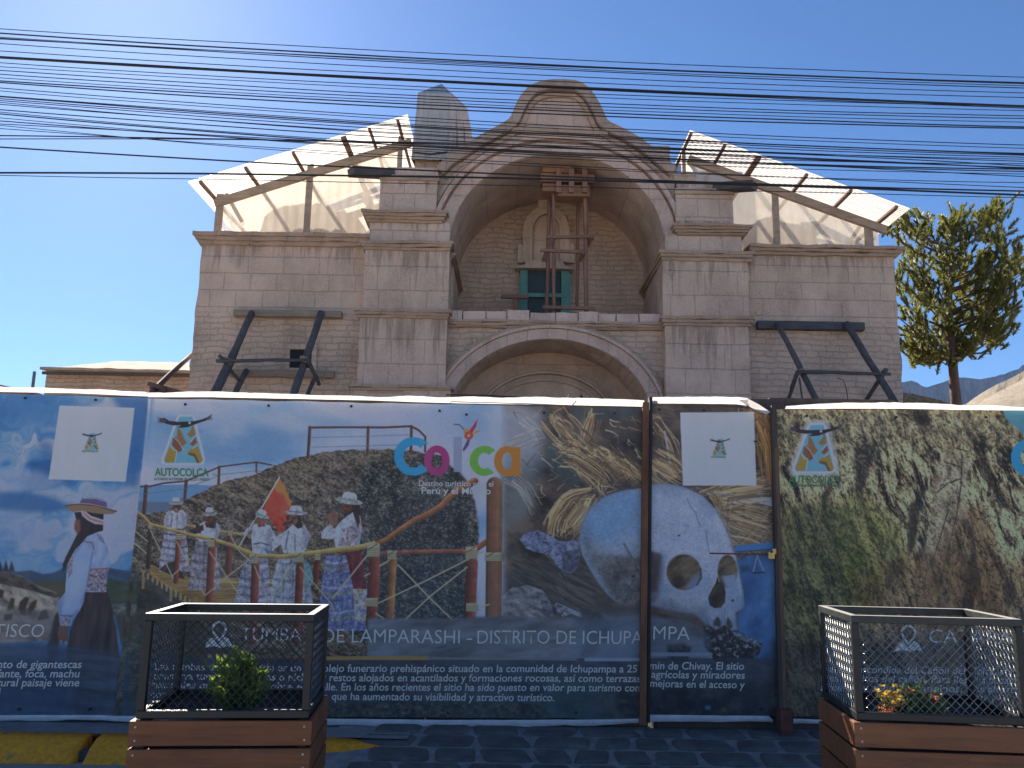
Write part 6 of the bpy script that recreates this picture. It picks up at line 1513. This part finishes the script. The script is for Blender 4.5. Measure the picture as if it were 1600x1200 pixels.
# ---------------------------------------------------------------- hills and mountains
def ridge(name, line_px, Y, dep, base_py, mat, rough_, seed, steps=26, slope=.6):
    mb = MB(); cols = []
    for (a, c_) in zip(line_px[:-1], line_px[1:]):
        k = max(1, int((c_[0]-a[0])/2.5))
        for i in range(k): cols.append((a[0]+(c_[0]-a[0])*i/k, a[1]+(c_[1]-a[1])*i/k))
    cols.append(line_px[-1]); n = len(cols)
    for j in range(steps+1):
        v = j/steps
        for i, (px, py) in enumerate(cols):
            top = P(px, py, Y); z = top.z*(1-v**slope) ; y = Y - dep*v
            h = top.z*rough_*(mnoise.fractal(Vector((top.x*6/dep, v*5, seed)), .9, 2.1, 6) if v > 0 else .06*mnoise.noise(Vector((px*.5,0,seed))))
            mb.v.append((top.x*(y/Y), y + h*1.5, max(-3, z + h*min(1, v*5)*(1-v))))
    for j in range(steps):
        for i in range(n-1):
            a = j*n+i; mb.f.append((a, a+n, a+n+1, a+1))
    o = mb.build(name, mat, None, False); o['kind'] = 'structure'; return o
m_cliff, t, b = nmat('cliff_rock'); n1 = noise(t, mapped(t, (.05,.02,.012)), 1., 8, .7)
t.links.new(ramp(t, n1, [(.35, (.10,.095,.10)), (.65, (.26,.24,.235))]), b.inputs['Base Color']); b.inputs['Roughness'].default_value = .95; bump(t, b, n1, 1., 8.)
far = [(1330,606),(1380,601),(1400,598),(1412,597),(1424,594.5),(1434,598),(1442,603.5),(1449,605),(1456,602.5),(1463,600.5),(1476,596.5),(1486,592),(1496,590),(1504,589.6),(1518,591),(1531,592.7),(1540,591),(1548,589.6),(1556,588),(1563,585.4),(1570,584.6),(1577,581),(1586,578),(1592,576.5),(1597,571),(1604,568),(1640,560),(1700,548),(1800,540)]
ridge('mountain', far, 2200, 700, 640, m_cliff, .10, 3., 30, .55)
m_grass, t, b = nmat('dry_hillside'); n1 = noise(t, mapped(t, (.06,.03,.06)), 1., 8, .7); n2 = noise(t, mapped(t), .6, 5, .7)
cc = mix(t, .4, ramp(t, n1, [(.35, (.17,.13,.085)), (.65, (.36,.29,.2))]), ramp(t, n2, [(.4, (.09,.085,.05)), (.65, (.34,.28,.2))]))
t.links.new(cc, b.inputs['Base Color']); b.inputs['Roughness'].default_value = .95; bump(t, b, n2, .8, .5)
ridge('hill', [(1480,642),(1500,633),(1510,631),(1522,622),(1534,614),(1546,607),(1560,599.5),(1576,592.5),(1590,585),(1604,577),(1660,556),(1740,530)], 420, 240, 640, m_grass, .045, 7., 26, .8)
m_scrub, t, b = nmat('scrub_mound'); n1 = noise(t, mapped(t), 3., 7, .75)
t.links.new(ramp(t, n1, [(.35, (.11,.08,.04)), (.62, (.34,.25,.13))]), b.inputs['Base Color']); b.inputs['Roughness'].default_value = .95; bump(t, b, n1, 1., .3)
ridge('mound', [(1300,610),(1380,611),(1412,613.5),(1425,615),(1440,618.5),(1456,622),(1472,626),(1484,630),(1492,634),(1500,640)], 60, 14, 640, m_scrub, .05, 11., 16, .8)

# ================================================================== AIR (far cliffs fade to blue)
mb = MB(); mb.box(-2600, 3400, -60, 3200, -4, 620); 
hz = mb.build('haze', None); hz['kind'] = 'stuff'
m_ = bpy.data.materials.new('thin_air'); m_.use_nodes = True; t = m_.node_tree; t.nodes.remove(t.nodes['Principled BSDF'])
pv = N(t, 'ShaderNodeVolumePrincipled'); pv.inputs['Color'].default_value = (.32,.55,1,1); pv.inputs['Density'].default_value = .00005; pv.inputs['Anisotropy'].default_value = .1
t.links.new(pv.outputs[0], t.nodes['Material Output'].inputs['Volume']); hz.data.materials.append(m_)
